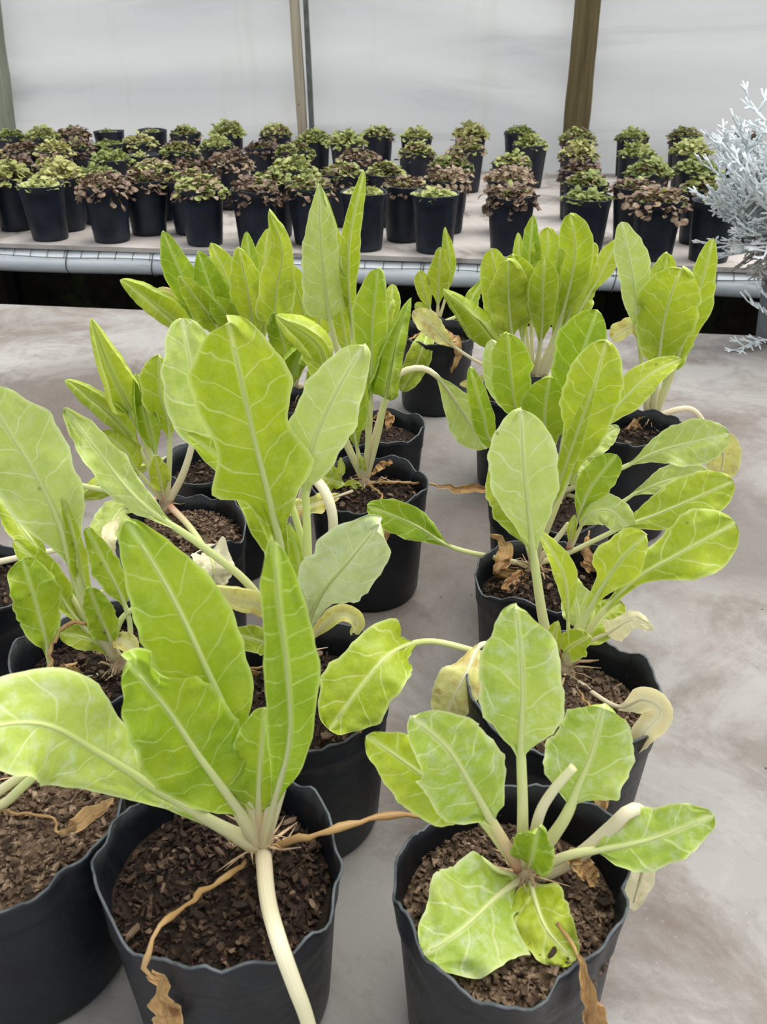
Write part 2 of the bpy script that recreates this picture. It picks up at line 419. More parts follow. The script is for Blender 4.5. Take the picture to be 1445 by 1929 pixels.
# near bench
nb = thing('growing_bench', (0, YE/2, 0), 'wide grey stained bench in the foreground carrying the leafy potted plants', 'bench')
nb0 = Vector((0, YE/2, 0))
YN0 = .12
def rel(me, o):
    for q in me.vertices: q.co -= o
    return me
obj('bench_top', rel(boxm('bench_top', (0, (YN0+YE)/2, ZB-.014), (11.0, YE-YN0, .028)), nb0), M_bench, nb)
obj('edge_beam', rel(boxm('edge_beam', (0, YE-.06, ZB-.07), (11.0, .05, .085)), nb0), M_dark, nb)
for x in (-2.6, -.9, .9, 2.6):
    for y in (YN0+.2, YE-.25):
        obj('leg', rel(boxm('leg', (x, y, (ZB-.028)/2), (.07, .07, ZB-.028)), nb0), M_leg, nb)
# far bench: board, front pipe, wire mesh lapped over the pipe
fb0 = Vector((0, YF0, 0))
fb = thing('growing_bench', fb0, 'pale far bench with white front pipe carrying rows of small potted plants', 'bench')
obj('bench_top', rel(boxm('bench_top', (0, (YF0+YF1)/2, ZF-.008), (11.4, YF1-YF0, .016)), fb0), M_fbench, fb)
PR = .042; pz = ZF-.016-.004-PR; py_ = YF0+.030
v, f = [], []; tubeg(v, f, [Vector((-5.6+k*.2, py_, pz+.004*sin(k*.9))) for k in range(57)], [PR]*57, 20)
obj('front_pipe', rel(mesh('front_pipe', v, f), fb0), M_pipe, fb)
wires = []
for yy, zz, am in ((py_-PR*.86, pz+PR*.52, .003), (py_-PR*.12, pz+PR+.002, 0.0)):
    v, f = [], []; tubeg(v, f, [Vector((-5.5+k*.05, yy-.003, zz+am*sin(k*.55))) for k in range(221)], [.0016]*221, 5)
    obj('mesh_wire', rel(mesh('long_wire', v, f), fb0), M_wire, fb)
v, f = [], []; tubeg(v, f, [Vector((0, -(PR+.0015)*sin(a), (PR+.0015)*cos(a))) for a in [radians(q) for q in range(2, 66, 7)]], [.0013]*10, 5)
wme = mesh('cross_wire', v, f); wme.materials.append(M_wire)
v, f = [], []; tubeg(v, f, [Vector((.004*sin(a*2), -(PR+.002)*sin(a), (PR+.002)*cos(a))) for a in [2*pi*q/24 for q in range(25)]], [.0022]*25, 5, cap=False)
tme = mesh('wire_tie', v, f); tme.materials.append(M_wire)
for k in range(62):
    o = obj('cross_wire', wme, None, fb); o.location = (-2.0+k*.0655, py_-fb0.y, pz)
    if k % 5 == 1:
        o = obj('wire_tie', tme, None, fb); o.location = (-2.0+k*.0655+.006, py_-fb0.y, pz)
for x in (-3, -1.2, .6, 2.4):
    for y in (YF0+.35, YF1-.1):
        obj('leg', rel(boxm('leg', (x, y, (ZF-.016)/2), (.07, .07, ZF-.016)), fb0), M_leg, fb)
for y in (YF0+.35, YF1-.1):
    obj('edge_beam', rel(boxm('edge_beam', (0, y, ZF-.06), (11.0, .05, .085)), fb0), M_leg, fb)

# ------------------------------------------------------------------ pots
def pot_meshes(rad, h, seed, n=72, jag=1.0, dent=1.0, soil_drop=.034, taper=.86, lip=True):
    rr = random.Random(seed); ph = [rr.uniform(0, 6.28) for _ in range(8)]
    def rim_dz(a):
        x, y = cos(a), sin(a)
        return jag*(.013*noise.noise(Vector((x*1.8+seed, y*1.8, 2.2))) + .0075*(.25-abs(noise.noise(Vector((x*3.4+seed, y*3.4, 1))))) + .0024*noise.noise(Vector((x*17, y*17, seed))))
    def rfac(a, z):
        x, y = cos(a), sin(a)
        return 1 + dent*(.030*sin(2*a+ph[0])*z + .016*sin(3*a+ph[1])*z*z + .030*noise.noise(Vector((x*2.2+seed, y*2.2, z*1.5)))*z**2.5
                         + .034*noise.noise(Vector((x*4.2+seed, y*4.2, z*2.5)))*z**5)
    prof = [(0.0, .0), (.90, .0), (.975, .012), (1.0, .05), (1, .2), (1, .4), (1, .6), (1, .72), (1, .79), (1.018, .805), (1.014, .84), (1.01, .90), (1.012, .96), (1.014, 1.0)] if lip else \
           [(0.0, 0), (.9, 0), (.98, .012), (1, .05), (1, .3), (1, .6), (1, .84), (1.02, .86), (1.01, .93), (1.03, .985), (1.03, 1.0)]
    v, f = [], []
    def rowpt(rf, zf, a, inset=0.0):
        tz = taper+(1-taper)*zf
        r = rad*rf*tz*rfac(a, zf)-inset
        z = h*zf + (rim_dz(a)*max(0, (zf-.8)/.2) if zf > .8 else 0)
        return Vector((r*cos(a), r*sin(a), z))
    rows = [(rf, zf, 0.0) for rf, zf in prof] + [(prof[-1][0], 1.0, .0016), (1.008, .9, .0022), (1.0, .8, .004), (.99, .70, .004)]
    for rf, zf, ins in rows:
        for k in range(n): v.append(rowpt(rf, zf, 2*pi*k/n, ins if rf > .1 else 0))
    for i in range(len(rows)-1):
        for k in range(n):
            a = i*n+k; c = i*n+(k+1) % n; f.append((a, c, c+n, a+n))
    body = mesh('pot_body', v, f)
    v, f = [], []
    for k in range(n):
        a = 2*pi*k/n; p = rowpt(prof[-1][0], 1.0, a); o = p.normalized(); o.z = 0; o.normalize()
        for q in (p+o*.0004-UP*.0010, p+o*.0004+UP*.0004, p-o*.0018+UP*.0004, p-o*.0018-UP*.0008): v.append(q)
    for k in range(n):
        for q in range(4): a = k*4+q; b = k*4+(q+1) % 4; c = ((k+1) % n)*4+q; d = ((k+1) % n)*4+(q+1) % 4; f.append((a, c, d, b))
    edge = mesh('torn_rim_edge', v, f)
    # soil
    zs = (h-soil_drop)/h; v, f = [Vector((0, 0, h*zs+.008))], []; NR, NA = 9, 40
    for i in range(1, NR+1):
        for k in range(NA):
            a = 2*pi*k/NA; p = rowpt(1.0, zs, a, .002); q = i/NR
            z = h*zs+.008*(1-q*q)+.006*noise.noise(Vector((p.x*q*30+seed, p.y*q*30, 0)))*(1-.6*q) + .003*noise.noise(Vector((p.x*q*90+seed, p.y*q*90, 0)))
            v.append(Vector((p.x*q, p.y*q, z)))
    for k in range(NA): f.append((0, 1+k, 1+(k+1) % NA))
    for i in range(NR-1):
        for k in range(NA): a = 1+i*NA+k; c = 1+i*NA+(k+1) % NA; f.append((a, a+NA, c+NA, c))
    soil = mesh('soil', v, f)
    return body, edge, soil, h*zs
def crumbs(rad, z, n, seed, size=(.003, .009)):
    rr = random.Random(seed); v, f = [], []
    for _ in range(n):
        a = rr.uniform(0, 2*pi); r = rad*math.sqrt(rr.random()); s = rr.uniform(*size)
        M = Matrix.Rotation(rr.uniform(0, 6.28), 3, 'Z') @ Matrix.Rotation(rr.uniform(-.6, .6), 3, 'X') @ Matrix.Rotation(rr.uniform(-.5, .5), 3, 'Y')
        b = len(v)
        boxg(v, f, (r*cos(a), r*sin(a), z+.004+.008*(1-(r/rad)**2)*.9+rr.uniform(-.002, .002)), (s*rr.uniform(.7, 2.2), s*rr.uniform(.35, .9), s*rr.uniform(.2, .5)), M)
        for q in range(b, len(v)): v[q] += Vector((rr.uniform(-1, 1), rr.uniform(-1, 1), rr.uniform(-1, 1)))*s*.16
    return mesh('crumbs', v, f, smooth=False)
chip_meshes = []
for k in range(5):
    rr = random.Random(40+k); v, f = [], []
    L_, W_ = rr.uniform(.012, .024), rr.uniform(.006, .012); n = 7
    ring = [(L_*(.7+.5*rr.random())*cos(2*pi*i/n)*.5, W_*(.7+.5*rr.random())*sin(2*pi*i/n)*.5) for i in range(n)]
    for zz in (0, .0025):
        for x, y in ring: v.append(Vector((x, y, zz+.002*rr.random())))
    f.append(list(range(n))[::-1]); f.append(list(range(n, 2*n)))
    for i in range(n): f.append((i, (i+1) % n, n+(i+1) % n, n+i))
    m = mesh('bark_chip', v, f, smooth=False); m.materials.append(M_chip); chip_meshes.append(m)

# ------------------------------------------------------------------ leaves
PROF = {
 'obl':  [(0, .07), (.10, .17), (.22, .42), (.36, .74), (.52, .96), (.66, 1), (.80, .91), (.90, .68), (.965, .42), (.99, .24), (1, .0)],
 'ovate': [(0, .09), (.06, .22), (.14, .58), (.25, .88), (.38, 1), (.55, .98), (.72, .84), (.86, .60), (.95, .38), (.985, .22), (1, 0)],
 'lance': [(0, .08), (.10, .25), (.25, .66), (.42, .97), (.55, 1), (.70, .88), (.84, .64), (.93, .40), (.98, .21), (1, 0)],
 'spat': [(0, .08), (.15, .15), (.32, .30), (.48, .62), (.62, .92), (.74, 1), (.86, .88), (.94, .62), (.98, .36), (.993, .22), (1, 0)],
 'hast': [(0, .10), (.03, .35), (.07, .80), (.13, 1), (.28, .93), (.48, .80), (.68, .62), (.85, .38), (.95, .18), (1, 0)],
 'round': [(0, .08), (.05, .20), (.12, .55), (.25, .90), (.42, 1), (.62, .98), (.80, .82), (.91, .58), (.97, .37), (.99, .23), (1, 0)],
 'lobed': [(0, .10), (.12, .19), (.25, .30), (.35, .52), (.42, .98), (.48, .92), (.56, .76), (.70, .84), (.80, .88), (.90, .72), (.965, .45), (.99, .26), (1, 0)],
 'strap': [(0, .25), (.2, .6), (.4, .9), (.6, 1), (.8, .8), (.93, .5), (1, .15)],
}
def prof(kind, t):
    P = PROF[kind]
    for i in range(len(P)-1):
        if t <= P[i+1][0]:
            a, b = P[i], P[i+1]; u = (t-a[0])/(b[0]-a[0])
            m0 = (P[i+1][1]-P[i-1][1])/(P[i+1][0]-P[i-1][0]) if i > 0 else (b[1]-a[1])/(b[0]-a[0])
            m1 = (P[i+2][1]-P[i][1])/(P[i+2][0]-P[i][0]) if i+2 < len(P) else (b[1]-a[1])/(b[0]-a[0])*1.6
            d = b[0]-a[0]
            return max(0, (2*u**3-3*u*u+1)*a[1]+(u**3-2*u*u+u)*d*m0+(-2*u**3+3*u*u)*b[1]+(u**3-u*u)*d*m1)
    return 0
leaf_seed = [0]
def leaf(plant, base, Yc, pts, w, bs=.35, lean=0.0, col='lime', sh='obl', twist=None, fold=.25, roll=0.0, wave=1.0, st=None, pw=None, name='leaf', bite=None):
    """one leaf: pts are picture points along its midrib, given real distance (lean = metres towards/away at the tip)"""
    leaf_seed[0] += 1; sd = leaf_seed[0]; rr = random.Random(sd*17+3)
    n0 = len(pts); P3 = []
    for i, p in enumerate(pts):
        u = i/(n0-1)
        if len(p) > 2:
            P3.append(at_z(p[0], p[1], ZB+p[2]-10) if p[2] > 5 else at_d(p[0], p[1], Yc+p[2]))
        else: P3.append(at_d(p[0], p[1], Yc+lean*u**1.2))
    N = 34
    sp, L = cr(P3, N)
    if col == 'dry' or st == 'dry':
        for i in range(2, N-1): sp[i] = sp[i]+Vector((noise.noise(Vector((i*.45, sd, 0))), noise.noise(Vector((i*.45, sd, 5))), .7*noise.noise(Vector((i*.45, sd, 9)))))*.005
    mid = sp[int(N*(bs+1)/2) if bs < .95 else N//2]; sc = depth(mid)/FPX
    hw = w*sc/2
    if twist is None: twist = rr.uniform(-.3, .3)
    T, S, Nn = [], [], []; prev = None
    for i in range(N):
        t = (sp[min(i+1, N-1)]-sp[max(i-1, 0)]).normalized()
        V = (CP-sp[i]).normalized(); s = t.cross(V)
        if prev is not None:
            if s.length < .25: s = s*.5+prev*.5
            if s.dot(prev) < 0: s = -s
            s = (s.normalized()*.5+prev*.5)
        s = (s-t*s.dot(t)).normalized(); prev = s
        s2 = Matrix.Rotation(twist, 3, t) @ s
        nn = s2.cross(t).normalized()
        if nn.dot(V) < 0: nn = -nn
        T.append(t); S.append(s2); Nn.append(nn)
    stem_only = bs >= .95
    pr = (pw if pw else max(6.5, min(26, w*.15+4)))*sc/2
    me = None; lf = None
    if not stem_only:
        nu, nv = 16, 42; v, f, uv, edg = [], [], [], []
        pa, pb, pc = rr.uniform(0, 6), rr.uniform(0, 6), rr.uniform(3.5, 6.5)
        for j in range(nv+1):
            q = j/nv; t = 1-(1-q)**1.5 if q > .0 else 0
            x = (bs+(1-bs)*t)*(N-1); i0 = min(N-2, int(x)); u = x-i0
            c = sp[i0].lerp(sp[i0+1], u); s = S[i0].lerp(S[i0+1], u).normalized(); nn = Nn[i0].lerp(Nn[i0+1], u).normalized()
            pf = prof(sh, t)
            for k in range(nu+1):
                e = k/nu*2-1; sg = -1 if e < 0 else 1; ae = abs(e)
                wl = hw*pf*(1+.17*wave*noise.noise(Vector((t*5+sd, sg*3.3, .5)))+.085*wave*noise.noise(Vector((t*17+sd, sg*5.3, 9))))
                if bite and sg == bite[2]:
                    dd = (t-bite[0])/bite[1]
                    if abs(dd) < 1: wl *= 1-.55*math.sqrt(1-dd*dd)
                if roll:
                    rl = roll*1.55; a = ae*rl*(.75+.25*t); arc = wl
                    dx = arc*sin(a); dz = arc*(1-cos(a))
                else:
                    ang = fold*(1-.25*ae); dx = wl*ae*cos(ang); dz = wl*ae*sin(ang)
                rip = wave*hw*.22*ae**2*sin(pc*t*2.2+(pa if sg > 0 else pb)+.8*sin(t*9+pa))*min(1, t*4)*(1-.35*t)
                rip += wave*hw*(.22*ae*noise.noise(Vector((t*5+sd, e*1.6, 3)))+.10*min(1, ae*2.5)*noise.noise(Vector((t*15+sd, e*4.5, 7))))
                edg.append(1.0 if ae > .999 else 0.0)
                v.append(c+s*(sg*dx)+nn*(dz+rip)-base)
                uv.append((.5+sg*ae*wl, t*L*(1-bs)+sd*.013))
        for j in range(nv):
            for k in range(nu): a = j*(nu+1)+k; f.append((a, a+1, a+nu+2, a+nu+1))
        me = mesh(name, v, f, uv)
        at = me.attributes.new('edge', 'FLOAT', 'POINT'); at.data.foreach_set('value', edg)
        lf = obj(name, me, LM[col], plant)
    # stalk: petiole running on as the midrib of the blade
    v, f, uv = [], [], []; rads = []
    endf = bs+(1-bs)*.95 if not stem_only else 1.0
    for i in range(N):
        x = i/(N-1)
        if stem_only: r = pr*(1.15-.35*x)
        elif x < bs: r = pr*(1.12-.30*x/max(bs, .01))
        else: r = pr*(.82-.74*((x-bs)/(1-bs))**.6)
        if col == 'dry' or st == 'dry': r *= .8+.45*noise.noise(Vector((x*14+sd, 2, 1)))
        rads.append(max(r, .0004))
    m = int((N-1)*endf)+1
    off = [Nn[i]*(rads[i]*.20) for i in range(N)]
    tubeg(v, f, [sp[i]+off[i]-base for i in range(m)], rads[:m], 8, uv, True, .62, S[:m])
    if st is None: st = {'cream': 'white', 'dry': 'dry', 'pale': 'green', 'yellow': 'white'}.get(col, 'green')
    obj('stalk' if lf else name, mesh('stalk', v, f, uv), SM[st], lf if lf else plant)

def tuft(plant, c, n, size, seed):
    rr = random.Random(seed); v, f = [], []
    for _ in range(n):
        a = rr.uniform(0, 6.28); d = Vector((cos(a), sin(a), rr.uniform(-.2, .4))); L_ = size*rr.uniform(.4, 1)
        p = [c+d*(L_*q)+UP*(size*.25*sin(q*3)*rr.uniform(-.6, 1))+Vector((rr.uniform(-1, 1), rr.uniform(-1, 1), 0))*size*.08*q for q in (0, .35, .7, 1)]
        r = rr.uniform(.0006, .0022); tubeg(v, f, p, [r*1.4, r, r*.9, r*.3], 5, flat=.5)
    obj('dry_leaf_bases', mesh('dry_leaf_bases', v, f), M_tuft, plant, 'stuff')
def crown(plant, c, r, seed):
    v, f = [], []; n = 12; rows = 7
    for i in range(rows):
        q = i/(rows-1); rad = r*(.95, 1.1, 1.05, .9, .7, .5, .25)[i]
        for k in range(n):
            a = 2*pi*k/n; g = 1+.25*noise.noise(Vector((cos(a)*2+seed, sin(a)*2, q*3)))
            v.append(c+Vector((cos(a)*rad*g, sin(a)*rad*g, -.012+.026*q)))
    for i in range(rows-1):
        for k in range(n): a = i*n+k; b = i*n+(k+1) % n; f.append((a, b, b+n, a+n))
    f.append([(rows-1)*n+k for k in range(n)])
    obj('root_crown', mesh('root_crown', v, f), M_root, plant)

def chard(label, pc, D, crown_px, leaves, seed, h=.185, dry=False, jag=1.0, dent=1.0, drop=.034, nc=160, chips=0, n=72, tuft_n=10):
    c = at_z(pc[0], pc[1], ZB+h); base = Vector((c.x, c.y, ZB))
    p = thing('potted_chard', base, label, 'potted plant', 'leafy green plants in black pots on the near bench')
    body, edge, soil, zs = pot_meshes(D/2, h, seed, n, jag, dent, drop)
    pb = obj('pot', body, M_pot, p); obj('torn_rim_edge', edge, M_edge, pb)
    so = obj('soil', soil, M_soil2 if dry else M_soil, p)
    obj('soil_crumbs', crumbs(D/2*.90, zs, int(nc*1.8), seed, (.0018, .0055)), M_crumb2 if dry else M_crumb, so, 'stuff')
    rr = random.Random(seed+99)
    for k in range(chips):
        o = obj('bark_chip', rr.choice(chip_meshes), None, so); a = rr.uniform(0, 6.28); r = D/2*.82*math.sqrt(rr.random())
        o.location = (r*cos(a), r*sin(a), zs+.007+.007*(1-(r/D*2)**2)); o.rotation_euler = (rr.uniform(-.5, .5), rr.uniform(-.4, .4), rr.uniform(0, 6.28))
        s = rr.uniform(.35, .85); o.scale = (s, s, s)
    cw = at_z(crown_px[0], crown_px[1], ZB+zs+.012); Yc = (cw-CP).dot(F)
    crown(p, cw-base, .012, seed); tuft(p, cw-base, tuft_n, .045, seed)
    for L_ in leaves:
        k = dict(L_[2]) if len(L_) > 2 else {}
        leaf(p, base, Yc, L_[0], L_[1], **k)
    return p
D_ = dict

# ---- front left
chard('front left potted plant with a thick white stalk hanging over its black rim', (414, 1612), .196, (490, 1600), [
 ([(488, 1596), (340, 1515), (190, 1420), (70, 1362), (-95, 1385)], 188, D_(bs=.10, lean=-.10, col='dusty', sh='spat', pw=40, fold=.12, twist=.1)),
 ([(488, 1590), (442, 1390), (385, 1250), (318, 1110), (238, 980)], 172, D_(bs=.30, lean=.0, col='green', sh='lance', pw=30, twist=-.15, fold=.15)),
 ([(488, 1592), (430, 1500), (375, 1425), (318, 1340), (240, 1245)], 190, D_(bs=.20, lean=-.07, col='green', sh='ovate', pw=32, twist=.1, fold=.15, bite=(.86, .06, 1))),
 ([(494, 1598), (520, 1500), (545, 1390), (540, 1260), (525, 1140), (517, 1018)], 112, D_(bs=.14, lean=-.15, col='green', sh='lance', pw=26, fold=.5, twist=.35)),
 ([(490, 1590), (487, 1510), (490, 1440), (500, 1335)], 118, D_(bs=.25, lean=-.01, col='green', sh='ovate', pw=22, st='pink')),
 ([(488, 1590), (472, 1535), (462, 1490), (450, 1420)], 62, D_(bs=.1, lean=.0, col='lime', sh='lance', pw=16, st='pink')),
 ([(493, 1590), (515, 1520), (540, 1440)], 30, D_(bs=1, st='white', pw=30, name='bare_stalk')),
 ([(495, 1602), (503, 1690, -.07), (522, 1765, -.118), (552, 1850, -.134), (576, 1915, -.137), (602, 2010, -.137)], 40, D_(bs=1, st='white', pw=34, name='bare_stalk')),
 ([(480, 1612), (420, 1655, -.04), (350, 1705, -.078), (296, 1752, -.107), (276, 1815, -.122), (300, 1865, -.124), (325, 1960, -.124)], 62, D_(bs=.66, col='dry', sh='strap', wave=2.2, pw=15, name='withered_leaf', fold=.6)),
 ([(505, 1598), (610, 1568, -.01), (720, 1538, .01), (830, 1540, .03), (930, 1552, .035), (1090, 1580, .03)], 70, D_(bs=.68, col='dry', sh='lance', wave=2, pw=15, name='withered_leaf', fold=.5)),
 ], 11, dent=1.7, jag=1.5, nc=700, chips=46, n=110, drop=.04, tuft_n=26)
# ---- front right
chard('low spreading rounded-leaf plant in the dented front right black pot', (966, 1650), .186, (990, 1648), [
 ([(985, 1630), (985, 1510), (982, 1400), (985, 1290), (973, 1138)], 158, D_(bs=.46, lean=.02, col='dusty', sh='ovate', pw=24, fold=.12)),
 ([(1000, 1632), (1062, 1545), (1090, 1480), (1115, 1420), (1138, 1325)], 152, D_(bs=.42, lean=.02, col='dusty', sh='round', pw=26, fold=.1)),
 ([(978, 1635), (925, 1545), (888, 1480), (845, 1412), (775, 1348)], 168, D_(bs=.30, lean=-.05, col='dusty', sh='ovate', pw=26, twist=.1, fold=.12, st='pink')),
 ([(975, 1630), (905, 1540), (840, 1492), (770, 1440), (690, 1385)], 128, D_(bs=.34, lean=-.01, col='lime', sh='ovate', pw=24, twist=-.1)),
 ([(1005, 1640), (1075, 1610), (1145, 1598), (1235, 1578), (1345, 1535)], 112, D_(bs=.36, lean=-.02, col='dusty', sh='ovate', pw=20, fold=.1)),
 ([(1010, 1655), (1090, 1612), (1150, 1560), (1190, 1525), (1216, 1545, .02), (1214, 1625, .03), (1190, 1712, .03)], 54, D_(bs=.58, lean=.0, col='cream', sh='strap', pw=25, fold=.5)),
 ([(988, 1652), (935, 1690, -.03), (870, 1750, -.065), (795, 1800, -.085)], 205, D_(bs=.10, col='dusty', sh='ovate', pw=22, fold=.1, twist=.0, bite=(.30, .12, -1))),
 ([(997, 1650), (1008, 1695, -.03), (1030, 1750, -.055), (1082, 1812, -.075)], 118, D_(bs=.12, col='lime', sh='ovate', pw=18, fold=.15, twist=.0)),
 ([(992, 1645), (1003, 1612, -.01), (1014, 1560, -.015)], 84, D_(bs=.15, col='green', sh='round', pw=12, st='pink', wave=1.6)),
 ([(1000, 1625), (1015, 1540), (1042, 1490), (1082, 1444)], 24, D_(bs=1, st='white', pw=21, name='bare_stalk')),
 ([(1050, 1740, -.075), (1088, 1795, -.10), (1112, 1865, -.115), (1135, 1960, -.117)], 48, D_(bs=.25, col='dry', sh='strap', pw=10, fold=.8, name='withered_leaf', wave=2)),
 ([(1050, 1610, .0), (1090, 1625, -.005), (1120, 1665, -.012)], 42, D_(bs=.15, col='dry', sh='round', pw=8, fold=.6, name='withered_leaf', wave=2.2)),
 ([(980, 1650), (940, 1640, -.01), (905, 1615, 0)], 12, D_(bs=1, st='pink', pw=10, name='bare_stalk')),
 ], 23, h=.19, dent=2.4, jag=1.6, nc=900, chips=60, dry=True, n=110, drop=.042, tuft_n=18)
# ---- bottom left, cut by the frame
chard('black pot of straw-topped soil cut off at the bottom left', (0, 1535), .198, (-50, 1530), [
 ([(-48, 1528), (5, 1515), (45, 1480), (80, 1450), (150, 1400)], 60, D_(bs=.72, lean=-.03, col='lime', pw=20)),
 ([(-45, 1520), (60, 1450), (150, 1412), (225, 1412), (290, 1445), (372, 1505)], 92, D_(bs=.50, lean=.02, col='pale', sh='ovate', pw=18, twist=.2)),
 ([(-40, 1525), (95, 1540, -.02), (110, 1570, -.03), (150, 1548, -.04), (215, 1505, -.04)], 30, D_(bs=.55, col='dry', sh='strap', pw=8, name='withered_leaf', wave=1.5, fold=.5)),
 ], 31, dent=1.0, jag=1.3, nc=900, chips=50, n=110, dry=True, drop=.026, tuft_n=24)
# ---- second left
chard('plant with a giant upright leaf directly behind the front left pot', (566, 1282), .184, (556, 1250), [
 ([(556, 1245), (545, 1120), (515, 970), (482, 840), (455, 720), (430, 606)], 196, D_(bs=.30, lean=-.08, col='lime', sh='lobed', pw=30, fold=.12, twist=.05)),
 ([(548, 1235), (490, 980), (430, 850), (375, 752), (342, 600)], 128, D_(bs=.48, lean=.04, col='pale', sh='obl', pw=20, twist=.2)),
 ([(552, 1230), (535, 1090), (492, 960), (440, 885), (352, 815)], 82, D_(bs=.30, lean=.0, col='lime', sh='lance', pw=20, fold=.6)),
 ([(572, 1240), (580, 1060), (576, 905), (592, 830), (630, 745), (684, 650)], 124, D_(bs=.56, lean=-.02, col='pale', sh='ovate', pw=19, fold=.2, twist=-.1)),
 ([(560, 1248), (578, 1180), (608, 1115), (655, 1060), (716, 986)], 136, D_(bs=.12, lean=-.06, col='silvered', sh='obl', pw=22, fold=.1, wave=1.6)),
 ([(560, 1220), (566, 1120), (562, 1050), (545, 985)], 46, D_(bs=.25, lean=.02, col='green', sh='lance', pw=11)),
 ([(562, 1220), (580, 1080), (558, 980), (527, 895)], 15, D_(bs=1, pw=15, name='bare_stalk')),
 ([(560, 1220), (500, 1148), (440, 1128), (386, 1106)], 44, D_(bs=.2, lean=-.02, col='yellow', sh='strap', pw=14, roll=1.6)),
 ([(556, 1240), (510, 1215), (470, 1202), (428, 1192)], 52, D_(bs=.25, lean=-.02, col='lime', sh='ovate', pw=10)),
 ([(565, 1230), (600, 1188), (640, 1158), (668, 1168), (666, 1192)], 34, D_(bs=.2, lean=.01, col='yellow', sh='strap', pw=9, roll=1.2)),
 ([(556, 1246), (478, 1112), (380, 1028), (290, 966), (236, 915), (185, 850), (122, 768)], 72, D_(bs=.55, lean=.06, col='pale', sh='lance', pw=17, wave=1.6)),
 ([(560, 1255), (630, 1300, -.06), (660, 1340, -.11), (674, 1358, -.124), (677, 1380, -.126)], 22, D_(bs=.6, col='dry', pw=6, name='withered_leaf', wave=2, sh='strap')),
 ([(545, 1255), (480, 1270, -.01), (440, 1290, -.01), (452, 1330, -.03)], 42, D_(bs=.35, col='dry', pw=6, name='withered_leaf', wave=2, sh='round')),
 ([(548, 1258), (430, 1262), (375, 1285), (350, 1310)], 60, D_(bs=.5, col='dry', pw=8, name='withered_leaf', wave=1.5, sh='ovate')),
 ], 43, h=.19, dent=1.2, jag=1.2, nc=420, chips=24, tuft_n=20)
# ---- left of it
chard('leafy plant with bowed stalks at the left, just behind the bottom left pot', (193, 1222), .178, (226, 1252), [
 ([(222, 1244), (158, 1130), (112, 985), (66, 890), (12, 805), (-40, 725)], 158, D_(bs=.34, lean=-.03, col='pale', sh='obl', pw=26, fold=.15)),
 ([(222, 1244), (168, 1130), (142, 1020), (117, 932)], 38, D_(bs=.28, lean=-.01, col='lime', sh='lance', pw=12, fold=.7)),
 ([(225, 1262), (150, 1280, -.02), (100, 1264, -.03), (86, 1205, -.03), (66, 1130, -.03), (42, 1052, -.03)], 92, D_(bs=.42, col='green', sh='obl', pw=12, wave=1.6, twist=.1)),
 ([(222, 1244), (145, 1168), (105, 1108), (70, 1062), (26, 1018)], 56, D_(bs=.28, lean=.0, col='lime', sh='obl', pw=14)),
 ([(230, 1254), (246, 1190), (232, 1130), (205, 1075), (182, 1030), (163, 993)], 54, D_(bs=.45, lean=.0, col='green', sh='ovate', pw=12, wave=1.4)),
 ([(225, 1254), (208, 1205), (188, 1160), (168, 1106)], 58, D_(bs=.28, lean=-.02, col='green', sh='ovate', pw=12, st='pink')),
 ([(222, 1254), (190, 1215), (155, 1200), (112, 1192)], 48, D_(bs=.15, lean=-.01, col='lime', sh='obl', pw=11, st='pink')),
 ([(215, 1240), (145, 1150), (112, 1095), (88, 1048)], 36, D_(bs=.35, lean=.03, col='green', sh='lance', pw=9)),
 ([(210, 1195), (225, 1205), (240, 1212), (258, 1228)], 36, D_(bs=.05, lean=-.01, col='yellow', sh='round', pw=5, roll=1.0)),
 ([(212, 1235), (80, 1045), (35, 985), (-14, 920)], 52, D_(bs=.55, lean=.05, col='lime', sh='lance', pw=12)),
 ([(224, 1248), (204, 1180), (190, 1112)], 12, D_(bs=1, st='white', pw=12, name='bare_stalk')),
 ([(214, 1200), (230, 1165), (262, 1138)], 12, D_(bs=1, st='green', pw=12, name='bare_stalk')),
 ([(215, 1190), (146, 1172, -.02), (108, 1196, -.03), (94, 1240, -.04), (92, 1300, -.06)], 10, D_(bs=1, st='dry', pw=10, name='withered_stalk')),
 ([(220, 1265), (160, 1290, -.02), (112, 1282, -.04), (128, 1310, -.09), (132, 1345, -.115)], 7, D_(bs=1, st='dry', pw=6, name='withered_stalk')),
 ([(150, 1255, -.01), (125, 1285, -.02), (98, 1300, -.03)], 56, D_(bs=.05, col='dry', sh='round', pw=4, name='withered_leaf', wave=1.8)),
 ([(222, 1268), (180, 1300, -.03), (135, 1325, -.06)], 30, D_(bs=.2, col='dry', sh='lance', pw=4, name='withered_leaf', wave=1.8)),
 ], 57, dent=1.2, jag=1.3, nc=380, chips=24, tuft_n=18)
